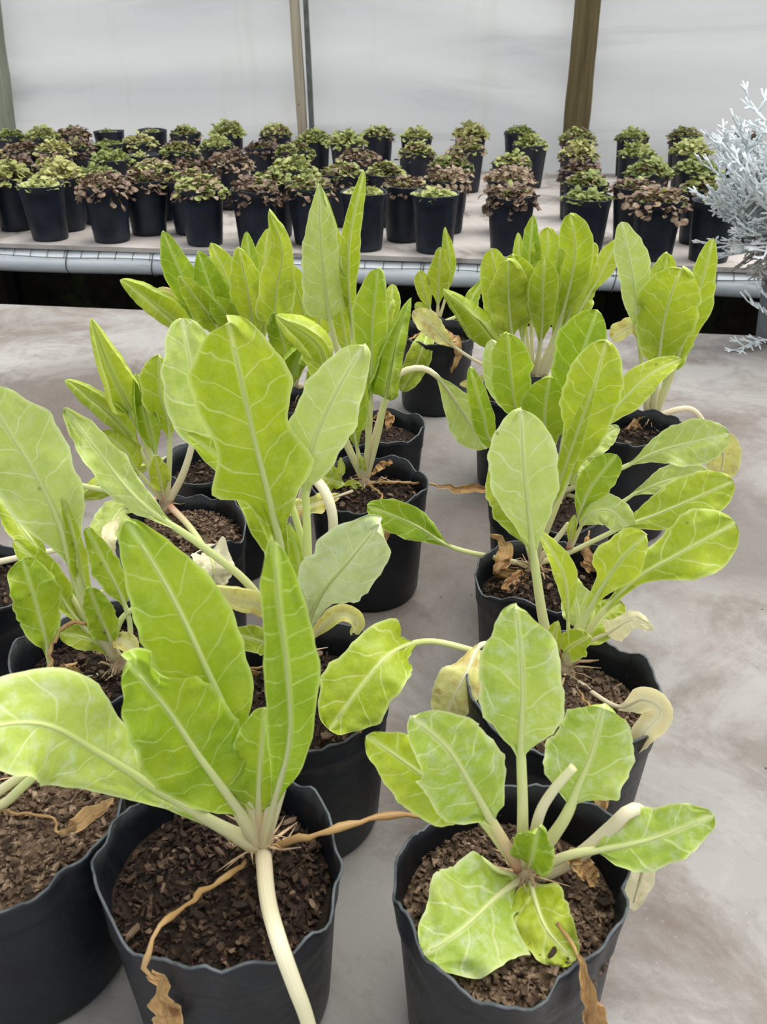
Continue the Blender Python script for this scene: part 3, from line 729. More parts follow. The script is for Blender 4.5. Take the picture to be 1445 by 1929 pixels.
# ---- mid-left with bark soil
chard('spindly plant with pink stalk bases in the bark-filled pot at mid left', (338, 985), .178, (313, 952), [
 ([(312, 948), (272, 830), (234, 750), (205, 690), (170, 598)], 66, D_(bs=.52, lean=.0, col='lime', sh='hast', pw=12, roll=1.7)),
 ([(310, 948), (262, 845), (222, 796), (180, 760), (122, 716)], 46, D_(bs=.40, lean=.0, col='lime', sh='lance', pw=9, roll=1.9)),
 ([(307, 945), (258, 885), (232, 845), (186, 812)], 60, D_(bs=.40, lean=-.02, col='lime', sh='ovate', pw=9, wave=1.8)),
 ([(311, 945), (292, 850), (275, 780), (256, 703)], 46, D_(bs=.38, lean=.0, col='green', sh='lance', pw=9, roll=1.6)),
 ([(314, 945), (320, 850), (316, 790), (302, 740), (300, 668)], 76, D_(bs=.42, lean=-.02, col='lime', sh='obl', pw=12, fold=.6)),
 ([(312, 948), (303, 912), (292, 858)], 40, D_(bs=.25, lean=-.02, col='lime', sh='ovate', pw=8, st='pink')),
 ([(318, 945), (345, 892), (363, 832), (372, 770), (350, 690)], 70, D_(bs=.60, lean=.02, col='pale', pw=14, st='white')),
 ([(306, 946), (240, 930), (170, 918), (122, 905), (70, 880)], 44, D_(bs=.70, lean=.0, col='lime', pw=12, st='pink')),
 ([(318, 952), (355, 990, -.07), (386, 1034, -.155), (402, 1066, -.185), (398, 1120, -.19)], 72, D_(bs=.66, col='cream', sh='round', pw=14, st='pink', wave=1.6)),
 ([(304, 956), (268, 962), (230, 958, -.06), (198, 1005, -.12), (165, 1045, -.15)], 62, D_(bs=.25, lean=-.04, col='pale', sh='obl', pw=9, wave=1.6)),
 ([(225, 975, -.10), (206, 1010, -.15), (208, 1062, -.16)], 28, D_(bs=.05, col='cream', sh='lance', pw=4, wave=1.4)),
 ], 61, dent=1.3, jag=1.4, nc=700, chips=26, dry=True, tuft_n=10, drop=.03)
# ---- behind it
chard('shadowed pot under the giant leaf, curled rusty leaf over its rim', (416, 868), .172, (440, 850), [
 ([(438, 848), (340, 856), (282, 876), (222, 898), (140, 938)], 42, D_(bs=.45, lean=-.02, col='lime', sh='lance', pw=10, roll=1.9)),
 ([(442, 860), (470, 895, -.15), (440, 918, -.175), (420, 958, -.19), (412, 1002, -.19)], 34, D_(bs=.35, col='dry', sh='strap', pw=8, name='withered_leaf', wave=1.3)),
 ([(436, 855), (390, 862, -.01), (372, 880, -.02)], 26, D_(bs=.3, col='yellow', sh='round', pw=5, wave=2)),
 ([(432, 850), (375, 832), (335, 852), (322, 905, -.06)], 6, D_(bs=1, st='dry', pw=6, name='withered_stalk')),
 ([(438, 850), (415, 740), (400, 640)], 70, D_(bs=.4, lean=.02, col='lime', pw=12)),
 ], 67, dent=1.0, nc=200, chips=10)
# ---- far left edge
chard('black pot mostly cut off by the left edge, with a white stalk over its rim', (-62, 1092), .172, (-60, 1070), [
 ([(-60, 1068), (0, 1058), (60, 1045), (140, 1030)], 14, D_(bs=1, st='white', pw=12, lean=.0, name='bare_stalk')),
 ([(-58, 1075), (-30, 1130, -.03), (0, 1170, -.06), (30, 1222, -.085)], 62, D_(bs=.2, col='lime', pw=10)),
 ], 71, nc=80)
# ---- left row, third
chard('rolled-leaf plant with tiny weed seedlings in the middle pot of the left row', (694, 908), .176, (687, 910), [
 ([(686, 905), (697, 800), (700, 690), (703, 600), (713, 505)], 80, D_(bs=.40, lean=-.03, col='green', sh='obl', pw=12, fold=.75)),
 ([(690, 905), (715, 812), (731, 725), (747, 650), (775, 560)], 60, D_(bs=.48, lean=-.02, col='green', sh='hast', pw=11, roll=1.9)),
 ([(685, 905), (674, 850), (664, 790), (664, 722)], 58, D_(bs=.32, lean=-.02, col='green', sh='obl', pw=10)),
 ([(684, 905), (633, 795), (618, 715), (598, 648), (520, 594)], 62, D_(bs=.62, lean=.0, col='lime', sh='lance', pw=11, roll=1.9)),
 ([(685, 905), (642, 800), (625, 730), (595, 670), (590, 640)], 50, D_(bs=.62, lean=.02, col='lime', sh='obl', pw=10)),
 ([(687, 900), (692, 815), (680, 720), (660, 640)], 40, D_(bs=.4, lean=.05, col='lime', sh='lance', pw=9)),
 ([(688, 905), (710, 810), (742, 716), (788, 693), (826, 712), (866, 768), (916, 846)], 74, D_(bs=.60, lean=.04, col='pale', sh='obl', pw=13, st='white')),
 ([(686, 908), (684, 885), (680, 858)], 14, D_(bs=.1, lean=-.01, col='lime', sh='lance', pw=5, st='pink')),
 ([(665, 918), (636, 908), (604, 898)], 44, D_(bs=.2, lean=-.01, col='lime', sh='obl', pw=5, name='seedling_leaf', wave=1.5)),
 ([(645, 925), (664, 916), (682, 942)], 26, D_(bs=.15, lean=-.02, col='lime', sh='ovate', pw=4, name='seedling_leaf')),
 ([(632, 915), (624, 890), (620, 858)], 17, D_(bs=.3, lean=-.01, col='lime', sh='ovate', pw=4, name='seedling_leaf')),
 ([(638, 915), (643, 890), (642, 862)], 15, D_(bs=.3, lean=-.01, col='lime', sh='ovate', pw=4, name='seedling_leaf')),
 ([(692, 910), (760, 909, -.01), (810, 912, 0), (860, 922, .0), (932, 920, .0)], 18, D_(bs=.55, col='dry', sh='strap', pw=7, name='withered_leaf', fold=.6)),
 ([(690, 912), (716, 930, -.08), (728, 982, -.157), (720, 1030, -.165), (716, 1085, -.165)], 16, D_(bs=.4, col='dry', sh='strap', pw=6, name='withered_leaf', wave=2)),
 ([(664, 925, -.03), (590, 950, -.13), (545, 955, -.15), (522, 935, -.15)], 40, D_(bs=.25, col='yellow', sh='strap', pw=6, wave=1.8)),
 ([(560, 985, -.10), (582, 905, -.10), (612, 925, -.15), (628, 985, -.175), (618, 1065, -.18)], 20, D_(bs=1, st='white', pw=21, name='bare_stalk')),
 ([(690, 905), (715, 880, .01), (738, 870, .03)], 16, D_(bs=.2, col='dry', sh='strap', pw=4, name='withered_leaf', wave=2)),
 ], 83, dent=1.2, jag=1.3, nc=380, chips=20, tuft_n=16)
# ---- left row, fourth
chard('plant with the two highest pointed leaves, behind the middle pot of the left row', (702, 800), .170, (682, 795), [
 ([(672, 792), (634, 655), (614, 560), (604, 450), (600, 345)], 96, D_(bs=.46, lean=-.08, col='pale', sh='hast', pw=13, fold=.12, twist=.1)),
 ([(676, 792), (664, 620), (656, 530), (660, 440), (686, 322)], 44, D_(bs=.36, lean=-.08, col='lime', sh='lance', pw=10, fold=.5)),
 ([(674, 792), (660, 600), (648, 500), (630, 430), (610, 360)], 26, D_(bs=.40, lean=-.05, col='lime', sh='lance', pw=9, fold=1.0)),
 ([(676, 792), (655, 660), (645, 600), (640, 545)], 44, D_(bs=.4, lean=.0, col='lime', sh='obl', pw=8)),
 ([(682, 795), (715, 650), (735, 580), (740, 535)], 36, D_(bs=.5, lean=.03, col='lime', sh='obl', pw=8)),
 ([(690, 795), (730, 590), (752, 565)], 26, D_(bs=.6, lean=.03, col='lime', sh='ovate', pw=7)),
 ([(690, 800), (720, 775), (735, 790), (730, 815, -.02)], 14, D_(bs=.3, col='dry', sh='strap', pw=5, name='withered_leaf', wave=2)),
 ], 91, nc=160, chips=8)
# ---- left row, fifth and sixth
chard('plant with short curled leaves in the small pot between the two tall left clumps', (586, 750), .160, (566, 738), [
 ([(545, 735), (520, 620), (522, 540), (532, 470), (507, 396)], 88, D_(bs=.38, lean=-.05, col='lime', sh='hast', pw=9, fold=.7)),
 ([(555, 735), (575, 630), (562, 555), (538, 495)], 54, D_(bs=.3, lean=-.02, col='lime', sh='obl', pw=9)),
 ([(575, 735), (597, 650), (601, 590), (594, 530)], 52, D_(bs=.3, lean=-.03, col='lime', sh='obl', pw=9)),
 ([(555, 735), (545, 695), (532, 640), (518, 590)], 52, D_(bs=.2, lean=-.05, col='green', sh='obl', pw=8)),
 ([(532, 785, -.06), (548, 727, -.06), (556, 690, -.06), (580, 646, -.06)], 44, D_(bs=.38, col='green', sh='obl', pw=9, roll=1.8)),
 ([(570, 745), (590, 715), (600, 690), (596, 655)], 42, D_(bs=.2, lean=-.04, col='lime', sh='round', pw=7)),
 ([(548, 738), (530, 700), (505, 690)], 36, D_(bs=.1, lean=-.03, col='yellow', sh='round', pw=5)),
 ([(545, 735), (525, 705), (500, 680), (490, 655)], 30, D_(bs=.2, lean=-.03, col='green', sh='lance', pw=6)),
 ([(560, 730), (556, 640), (540, 580), (520, 572)], 36, D_(bs=.5, lean=.05, col='yellow', sh='obl', pw=6)),
 ], 97, nc=160, chips=8)
chard('dense clump of upright leaves at the back left of the near bench, leaning left', (436, 716), .165, (462, 712), [
 ([(452, 705), (385, 605), (347, 530), (307, 435)], 62, D_(bs=.30, lean=-.04, col='green', sh='lance', pw=8)),
 ([(460, 705), (418, 600), (397, 545), (373, 473)], 66, D_(bs=.30, lean=-.03, col='green', sh='lance', pw=8)),
 ([(468, 705), (447, 590), (426, 520), (397, 458)], 62, D_(bs=.28, lean=.0, col='lime', sh='lance', pw=9)),
 ([(480, 705), (475, 605), (466, 545), (450, 466)], 70, D_(bs=.24, lean=-.07, col='lime', sh='lance', pw=11)),
 ([(488, 705), (480, 570), (471, 500), (465, 436)], 38, D_(bs=.4, lean=.02, col='green', sh='lance', pw=8)),
 ([(445, 708), (345, 618), (292, 576), (226, 527)], 52, D_(bs=.35, lean=-.04, col='lime', sh='lance', pw=9, roll=1.85)),
 ([(450, 705), (345, 585), (296, 545)], 34, D_(bs=.72, lean=.03, col='yellow', sh='round', pw=7)),
 ([(455, 706), (405, 610), (368, 560), (338, 520)], 54, D_(bs=.28, lean=-.08, col='lime', sh='lance', pw=9)),
 ([(490, 706), (497, 620), (498, 560), (494, 500)], 34, D_(bs=.3, lean=-.04, col='lime', sh='lance', pw=8)),
 ([(486, 706), (490, 600), (495, 520), (505, 430)], 50, D_(bs=.35, lean=.05, col='lime', sh='lance', pw=8)),
 ([(476, 706), (440, 630), (425, 590), (400, 560)], 46, D_(bs=.3, lean=-.08, col='green', sh='obl', pw=8)),
 ], 101, nc=120, chips=6)
# ---- far single pot
chard('small plant alone at the back centre, dried leaves looped over its black pot', (822, 622), .172, (826, 610), [
 ([(826, 606), (842, 550), (848, 500), (838, 428)], 26, D_(bs=.30, lean=.0, col='lime', sh='lance', pw=6, fold=.5)),
 ([(824, 606), (826, 550), (827, 515), (830, 466)], 44, D_(bs=.22, lean=-.03, col='lime', sh='lance', pw=7)),
 ([(820, 606), (806, 570), (797, 540), (789, 510)], 32, D_(bs=.22, lean=-.02, col='lime', sh='obl', pw=6)),
 ([(820, 612), (806, 626, -.10), (800, 645, -.19), (782, 692, -.207), (755, 737, -.207)], 46, D_(bs=.32, col='lime', sh='obl', pw=8, wave=1.4)),
 ([(828, 611), (847, 630, -.13), (861, 645, -.195), (862, 672, -.203), (850, 702, -.203)], 16, D_(bs=.3, col='dry', sh='strap', pw=4, name='withered_leaf', wave=2)),
 ([(818, 612), (785, 632, -.13), (764, 648, -.18), (757, 690, -.19), (778, 708, -.205)], 5, D_(bs=1, st='dry', pw=5, name='withered_stalk')),
 ([(814, 612), (770, 612, -.02), (740, 618, -.0), (730, 640, -.0)], 10, D_(bs=.6, col='dry', sh='strap', pw=5, name='withered_leaf')),
 ([(828, 610), (852, 600), (875, 590)], 8, D_(bs=1, st='pink', pw=7, name='bare_stalk')),
 ([(828, 610), (860, 606), (890, 588)], 6, D_(bs=1, st='pink', pw=6, name='bare_stalk')),
 ([(822, 608), (800, 585), (782, 572)], 24, D_(bs=.3, lean=-.01, col='lime', sh='round', pw=5)),
 ([(830, 612), (880, 622, -.02), (897, 640, -.03)], 14, D_(bs=.4, col='dry', sh='strap', pw=4, name='withered_leaf')),
 ], 103, nc=120, chips=6, h=.18)
# ---- right row, second
chard('second plant of the right row, cream dead leaf lying on its pot rim', (1062, 1296), .196, (1064, 1262), [
 ([(1050, 1258), (1026, 1180), (1010, 1080), (996, 960), (986, 870), (982, 773)], 124, D_(bs=.46, lean=.0, col='pale', sh='obl', pw=21, fold=.15, twist=.0)),
 ([(1066, 1252), (1100, 1165), (1148, 1085), (1178, 1045), (1218, 1008)], 96, D_(bs=.34, lean=-.02, col='lime', sh='spat', pw=24, fold=.3)),
 ([(1072, 1252), (1125, 1165), (1195, 1092), (1275, 1045), (1386, 985)], 122, D_(bs=.34, lean=.0, col='lime', sh='spat', pw=14, fold=.15)),
 ([(1070, 1248), (1110, 1210), (1150, 1190), (1192, 1168), (1234, 1186)], 50, D_(bs=.50, lean=-.03, col='cream', sh='hast', pw=9, wave=1.6)),
 ([(1065, 1250), (1062, 1232), (1078, 1216), (1112, 1198)], 58, D_(bs=.35, lean=-.05, col='lime', sh='round', pw=6)),
 ([(1072, 1245), (1110, 1195), (1135, 1165), (1172, 1135)], 70, D_(bs=.25, lean=.03, col='lime', sh='ovate', pw=8)),
 ([(1068, 1245), (1070, 1170), (1062, 1085), (1014, 996)], 50, D_(bs=.30, lean=.01, col='lime', sh='lance', pw=9, fold=.6)),
 ([(1072, 1245), (1090, 1180), (1085, 1130), (1066, 1082)], 66, D_(bs=.35, lean=.04, col='pale', sh='ovate', pw=8)),
 ([(1052, 1262), (960, 1250), (885, 1224), (808, 1208), (740, 1228, -.11), (682, 1290, -.14), (622, 1374, -.16)], 142, D_(bs=.56, lean=-.03, col='lime', sh='obl', pw=15, fold=.15, twist=.1)),
 ([(1048, 1262), (960, 1232), (908, 1214), (878, 1268, -.05), (832, 1362, -.07)], 84, D_(bs=.48, col='yellow', sh='obl', pw=14, fold=.2)),
 ([(1075, 1275), (1160, 1330, -.075), (1212, 1318, -.105), (1246, 1340, -.122), (1215, 1378, -.128), (1196, 1412, -.13)], 52, D_(bs=.45, col='cream', sh='strap', pw=10, roll=1.1)),
 ([(1090, 1300, -.06), (1150, 1392, -.148), (1150, 1450, -.156), (1142, 1485, -.156), (1130, 1528, -.156)], 40, D_(bs=.55, col='dry', sh='strap', pw=6, name='withered_leaf', wave=2.2, fold=.5)),
 ([(1060, 1262), (1000, 1290, -.02), (920, 1300, -.02), (890, 1302, -.01)], 6, D_(bs=1, st='dry', pw=6, name='withered_stalk')),
 ([(1066, 1262), (1050, 1215), (1040, 1198), (1062, 1200)], 5, D_(bs=1, st='dry', pw=5, name='withered_stalk')),
 ([(1058, 1262), (1045, 1215), (1050, 1170)], 30, D_(bs=.2, lean=-.02, col='lime', pw=8)),
 ], 113, dent=.8, jag=1.2, nc=800, chips=40, n=100, dry=True, tuft_n=26, drop=.04)
# ---- right row, third
chard('broad plant with a long leaf reaching left, third pot of the right row', (1034, 1078), .174, (1004, 1066), [
 ([(1004, 1060), (985, 1000), (962, 930), (930, 860)], 92, D_(bs=.16, lean=.02, col='lime', sh='lance', pw=12)),
 ([(1006, 1058), (1046, 960), (1085, 862), (1112, 760), (1142, 643)], 116, D_(bs=.40, lean=-.02, col='lime', sh='obl', pw=14, fold=.2)),
 ([(1005, 1060), (1030, 985), (1065, 880), (1120, 725)], 44, D_(bs=.3, lean=-.04, col='lime', sh='lance', pw=15, fold=.7)),
 ([(1070, 1034), (1086, 982), (1112, 920), (1162, 856)], 70, D_(bs=.30, lean=.0, col='green', sh='obl', pw=9, st='pink')),
 ([(1072, 1034), (1076, 1005), (1082, 970)], 18, D_(bs=.1, lean=-.01, col='lime', sh='lance', pw=6, st='pink')),
 ([(1005, 1064), (1070, 1042), (1170, 994), (1238, 968), (1310, 938), (1382, 906)], 96, D_(bs=.42, lean=.0, col='lime', sh='obl', pw=11, fold=.15)),
 ([(1075, 1032), (1108, 972), (1150, 962), (1192, 1005)], 62, D_(bs=.25, lean=.0, col='pale', sh='ovate', pw=8)),
 ([(1002, 1066), (930, 1050), (850, 1030), (780, 988), (692, 952)], 66, D_(bs=.46, lean=-.01, col='green', sh='obl', pw=11, fold=.3)),
 ([(1005, 1072), (970, 1080, -.02), (940, 1075, -.03), (955, 1030, -.0), (925, 1005, .01)], 30, D_(bs=.15, col='dry', sh='strap', pw=5, name='withered_leaf', wave=2.2)),
 ([(1003, 1075), (975, 1092, -.03), (945, 1110, -.05)], 30, D_(bs=.15, col='dry', sh='strap', pw=5, name='withered_leaf', wave=2)),
 ([(1110, 1000, .03), (1105, 1040, .0), (1120, 1075, -.02), (1098, 1060, -.03)], 26, D_(bs=.1, col='dry', sh='strap', pw=5, name='withered_leaf', wave=2.2)),
 ([(1010, 1070), (1065, 1080, -.02), (1085, 1095, -.03)], 5, D_(bs=1, st='dry', pw=5, name='withered_stalk')),
 ([(1008, 1062), (1045, 1020), (1072, 985)], 12, D_(bs=1, st='white', pw=12, name='bare_stalk')),
 ], 127, dent=1.2, jag=1.3, nc=500, chips=28, tuft_n=20, drop=.038)
# ---- right row, fourth
chard('full plant of broad veined leaves in the mostly hidden fourth pot of the right row', (1040, 942), .172, (1052, 928), [
 ([(1052, 922), (1066, 800), (1090, 690), (1126, 583)], 108, D_(bs=.30, lean=-.03, col='green', sh='obl', pw=13)),
 ([(1050, 922), (1034, 860), (1026, 785), (1036, 706)], 90, D_(bs=.22, lean=-.06, col='green', sh='obl', pw=11)),
 ([(1046, 922), (1008, 840), (972, 770), (962, 700), (955, 626)], 86, D_(bs=.42, lean=-.05, col='green', sh='obl', pw=11, fold=.4)),
 ([(1044, 924), (985, 800), (940, 720), (925, 640)], 50, D_(bs=.40, lean=.02, col='pale', sh='obl', pw=9)),
 ([(1042, 926), (932, 840), (910, 780), (886, 692)], 46, D_(bs=.35, lean=-.05, col='green', sh='lance', pw=9)),
 ([(1058, 928), (1120, 902), (1175, 880), (1240, 850), (1310, 832), (1374, 818)], 86, D_(bs=.42, lean=-.02, col='pale', sh='obl', pw=11)),
 ([(1060, 930), (1150, 952), (1205, 925), (1270, 902), (1340, 895)], 60, D_(bs=.45, lean=.02, col='pale', sh='obl', pw=9)),
 ([(1058, 922), (1135, 802), (1185, 742), (1230, 702), (1284, 675)], 62, D_(bs=.38, lean=.02, col='lime', sh='lance', pw=10)),
 ([(1056, 922), (1100, 860), (1130, 830), (1165, 805)], 50, D_(bs=.35, lean=.04, col='pale', sh='ovate', pw=8)),
 ([(1058, 924), (1075, 905), (1085, 880), (1112, 882)], 44, D_(bs=.2, lean=-.02, col='pale', sh='round', pw=6)),
 ([(1048, 932), (990, 935, -.03), (945, 965, -.06), (938, 1000, -.09)], 24, D_(bs=.35, col='dry', sh='strap', pw=6, name='withered_leaf', wave=2)),
 ], 131, nc=160, chips=8)
# ---- right row, fifth
chard('dense tuft of pale-stalked upright leaves at the back of the right row', (985, 738), .172, (1010, 712), [
 ([(985, 708), (956, 640), (942, 570), (926, 468)], 66, D_(bs=.34, lean=-.02, col='lime', sh='round', pw=11)),
 ([(990, 708), (966, 640), (958, 560), (957, 490)], 82, D_(bs=.36, lean=-.05, col='lime', sh='round', pw=12)),
 ([(996, 708), (984, 630), (986, 560), (966, 478)], 70, D_(bs=.30, lean=-.03, col='lime', sh='obl', pw=11)),
 ([(1010, 710), (1021, 620), (1022, 560), (1026, 484)], 54, D_(bs=.22, lean=-.07, col='lime', sh='obl', pw=11)),
 ([(1004, 708), (1000, 600), (997, 500), (1004, 404)], 42, D_(bs=.4, lean=.0, col='green', sh='lance', pw=8)),
 ([(1008, 708), (1024, 600), (1030, 500), (1033, 428)], 62, D_(bs=.34, lean=.0, col='lime', sh='obl', pw=9)),
 ([(1000, 708), (985, 560), (978, 500), (976, 438)], 30, D_(bs=.45, lean=.04, col='lime', sh='lance', pw=7)),
 ([(1013, 710), (1050, 622), (1077, 525), (1084, 460), (1074, 403)], 70, D_(bs=.32, lean=-.03, col='lime', sh='obl', pw=14)),
 ([(1020, 708), (1070, 600), (1092, 520), (1120, 457)], 46, D_(bs=.36, lean=.0, col='lime', sh='obl', pw=9)),
 ([(1022, 708), (1088, 592), (1125, 530), (1144, 492), (1168, 450)], 38, D_(bs=.58, lean=.03, col='lime', sh='obl', pw=8)),
 ([(994, 712), (932, 640), (890, 590), (835, 543)], 50, D_(bs=.25, lean=-.03, col='lime', sh='lance', pw=9, roll=1.8)),
 ([(985, 705), (905, 610), (888, 570), (908, 530)], 28, D_(bs=.6, lean=.05, col='green', sh='lance', pw=6)),
 ([(1026, 708), (1082, 610), (1098, 550), (1118, 520)], 54, D_(bs=.35, lean=.03, col='lime', sh='obl', pw=8, wave=1.6)),
 ([(990, 714), (912, 688), (846, 646), (812, 612), (778, 586)], 44, D_(bs=.56, lean=-.02, col='yellow', sh='obl', pw=7)),
 ([(985, 718), (930, 716, -.03), (866, 724, -.04)], 26, D_(bs=.1, col='yellow', sh='strap', pw=5, fold=.4)),
 ([(1016, 708), (1050, 610), (1060, 540), (1050, 480)], 56, D_(bs=.3, lean=.03, col='green', sh='obl', pw=9)),
 ], 137, nc=120, chips=6)
# ---- right outer
chard('tall pointed-leaf plant furthest right on the near bench, pale leaf arching over its rim', (1198, 806), .168, (1228, 790), [
 ([(1222, 786), (1208, 680), (1199, 600), (1192, 520), (1171, 418)], 64, D_(bs=.42, lean=-.02, col='pale', sh='obl', pw=10, fold=.4)),
 ([(1229, 786), (1240, 690), (1250, 610), (1266, 550), (1284, 506)], 122, D_(bs=.28, lean=-.06, col='lime', sh='obl', pw=14, fold=.15)),
 ([(1226, 784), (1238, 640), (1245, 560), (1258, 476)], 72, D_(bs=.42, lean=.0, col='lime', sh='lance', pw=9, wave=1.6)),
 ([(1233, 786), (1272, 690), (1305, 590), (1326, 520), (1344, 448)], 62, D_(bs=.28, lean=.0, col='lime', sh='lance', pw=13, fold=.4)),
 ([(1231, 784), (1258, 700), (1275, 640), (1300, 590)], 64, D_(bs=.3, lean=.04, col='green', sh='obl', pw=9)),
 ([(1216, 775), (1208, 690), (1196, 618), (1152, 638)], 36, D_(bs=.62, lean=.03, col='yellow', sh='obl', pw=7, roll=1.0)),
 ([(1234, 787), (1275, 772), (1306, 773), (1332, 805), (1362, 852), (1352, 912)], 66, D_(bs=.50, lean=.02, col='yellow', sh='ovate', pw=11)),
 ([(1222, 789), (1192, 778), (1152, 784)], 13, D_(bs=1, st='white', pw=13, name='bare_stalk')),
 ([(1232, 792), (1250, 800, -.02), (1262, 830, -.06)], 8, D_(bs=1, st='dry', pw=6, name='withered_stalk')),
 ([(1225, 795), (1200, 806, -.02), (1180, 832, -.05)], 34, D_(bs=.1, col='dry', sh='round', pw=5, name='withered_leaf', wave=2.2)),
 ], 149, nc=240, chips=12, dent=1.2, tuft_n=34)

# ------------------------------------------------------------------ bedding plants on the far bench
far_pots = []
for s in (201, 207, 219, 223):
    b, e, so, zs = pot_meshes(.080, .195, s, 32, .35, .35, .018, .80, lip=False)
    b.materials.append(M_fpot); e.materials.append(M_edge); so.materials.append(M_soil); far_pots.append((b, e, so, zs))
def foliage(seed, n, spread, hgt, size, droop):
    rr = random.Random(seed); v, f = [], []
    for _ in range(n):
        a = rr.uniform(0, 6.28); r = spread*rr.random()**.6; q = r/spread
        z = hgt*(1-q*q)*rr.uniform(.25, 1)+.004 - droop*max(0, q-.75)*rr.uniform(0, 1)
        c = Vector((r*cos(a), r*sin(a), z)); s = size*rr.uniform(.6, 1.3)
        d = Vector((cos(a+rr.uniform(-.9, .9)), sin(a+rr.uniform(-.9, .9)), rr.uniform(-.5, .6)-droop*6*max(0, q-.6))).normalized()
        si = d.cross(UP).normalized(); si = (Matrix.Rotation(rr.uniform(-.7, .7), 3, d) @ si); nn = si.cross(d)
        b = len(v); cup = rr.uniform(-.25, .35)
        for t, w, zz in ((0, .12, 0), (.35, .45, .05), (.7, .48, .0), (1, .16, -.12)):
            for e in (-1, 0, 1): v.append(c+d*(s*t)+si*(s*w*e)+nn*(s*(zz+cup*abs(e)*w+rr.uniform(-.05, .05))))
        for i in range(3):
            for k in range(2): x = b+i*3+k; f.append((x, x+1, x+4, x+3))
        # short stem down to the soil
        tubeg(v, f, [c, Vector((c.x*.6, c.y*.6, -.004))], [.0011, .0014], 3, cap=False)
    return mesh('foliage', v, f)
FG = [foliage(300+k, 190, .080, .056, .021, .03) for k in range(5)]
FGS = [foliage(320+k, 80, .068, .030, .020, .01) for k in range(3)]
FW = [foliage(340+k, 150, .090, .042, .021, .22) for k in range(5)]
FWS = [foliage(360+k, 62, .084, .048, .020, .16) for k in range(3)]
for m in FG+FGS: m.materials.append(M_fg)
FY = []
for m in FG[:3]: q = m.copy(); q.materials.clear(); q.materials.append(M_fy); FY.append(q)
for m in FW+FWS: m.materials.append(M_fb)
# (x, y of rim in picture, look): g green, y yellow-green, b brown, m mixed, e empty rim, s sparse
COLS = [
 ('leftmost far bench column', [(14, 332, 'y'), (26, 309, 'b'), (40, 283, 'b'), (18, 256, 'g')]),
 ('far bench column cut at left', [(-48, 344, 'b'), (-38, 312, 'b'), (-16, 286, 'y')]),
 ('second far bench column', [(60, 352, 's'), (112, 333, 'y'), (92, 310, 'y'), (76, 284, 'y'), (72, 256, 'g')]),
 ('third far bench column', [(174, 358, 'b'), (170, 324, 's'), (134, 278, 'b'), (134, 252, 'b')]),
 ('fourth far bench column', [(246, 342, 'b'), (212, 300, 'g'), (190, 272, 's'), (205, 247, 'e')]),
 ('fifth far bench column', [(316, 338, 'm'), (288, 318, 'm'), (262, 292, 'e'), (245, 268, 'm'), (286, 245, 'e')]),
 ('sixth far bench column', [(371, 356, 'm'), (352, 318, 'b'), (338, 284, 'm'), (350, 250, 'm')]),
 ('seventh far bench column', [(454, 370, 'b'), (492, 350, 'm'), (432, 302, 'b'), (410, 272, 'g'), (430, 248, 'g')]),
 ('eighth far bench column', [(585, 352, 'm'), (552, 316, 'g'), (498, 276, 'b'), (520, 250, 'm')]),
 ('far bench column beside the batten', [(556, 284, 'm'), (592, 262, 'g')]),
 ('ninth far bench column', [(676, 370, 's'), (646, 326, 'm'), (676, 296, 'b'), (655, 268, 'g'), (712, 252, 'm')]),
 ('tenth far bench column', [(762, 348, 'b'), (728, 326, 'm'), (783, 286, 'm'), (784, 256, 'g')]),
 ('eleventh far bench column', [(821, 364, 's'), (842, 336, 'b'), (850, 308, 'm'), (880, 278, 'm'), (886, 252, 'y')]),
 ('twelfth far bench column', [(966, 366, 'b'), (960, 336, 'b'), (964, 306, 'm'), (1000, 272, 'g'), (980, 248, 'g')]),
 ('column before the round post', [(1108, 370, 's'), (1104, 344, 'm'), (1094, 318, 'b'), (1090, 290, 'y'), (1088, 258, 'm')]),
 ('column right of the round post', [(1254, 386, 'b'), (1202, 350, 'b'), (1226, 322, 'm'), (1198, 290, 'g'), (1192, 256, 'g')]),
 ('second column left of the silver plant', [(1330, 352, 'm'), (1316, 318, 'g'), (1302, 284, 'g'), (1292, 254, 'm')]),
 ('column behind the silver plant', [(1372, 394, 'e'), (1440, 350, 'e'), (1440, 300, 'm'), (1404, 258, 'b')]),
]
LOOK = {'g': 'fresh green leaves', 'y': 'yellowing leaves', 'b': 'withered brown leaves', 'm': 'green and brown leaves', 'e': 'few leaves', 's': 'sparse low leaves'}
ORD = ['front', 'second', 'third', 'fourth', 'fifth']
rf = random.Random(5); placed = []
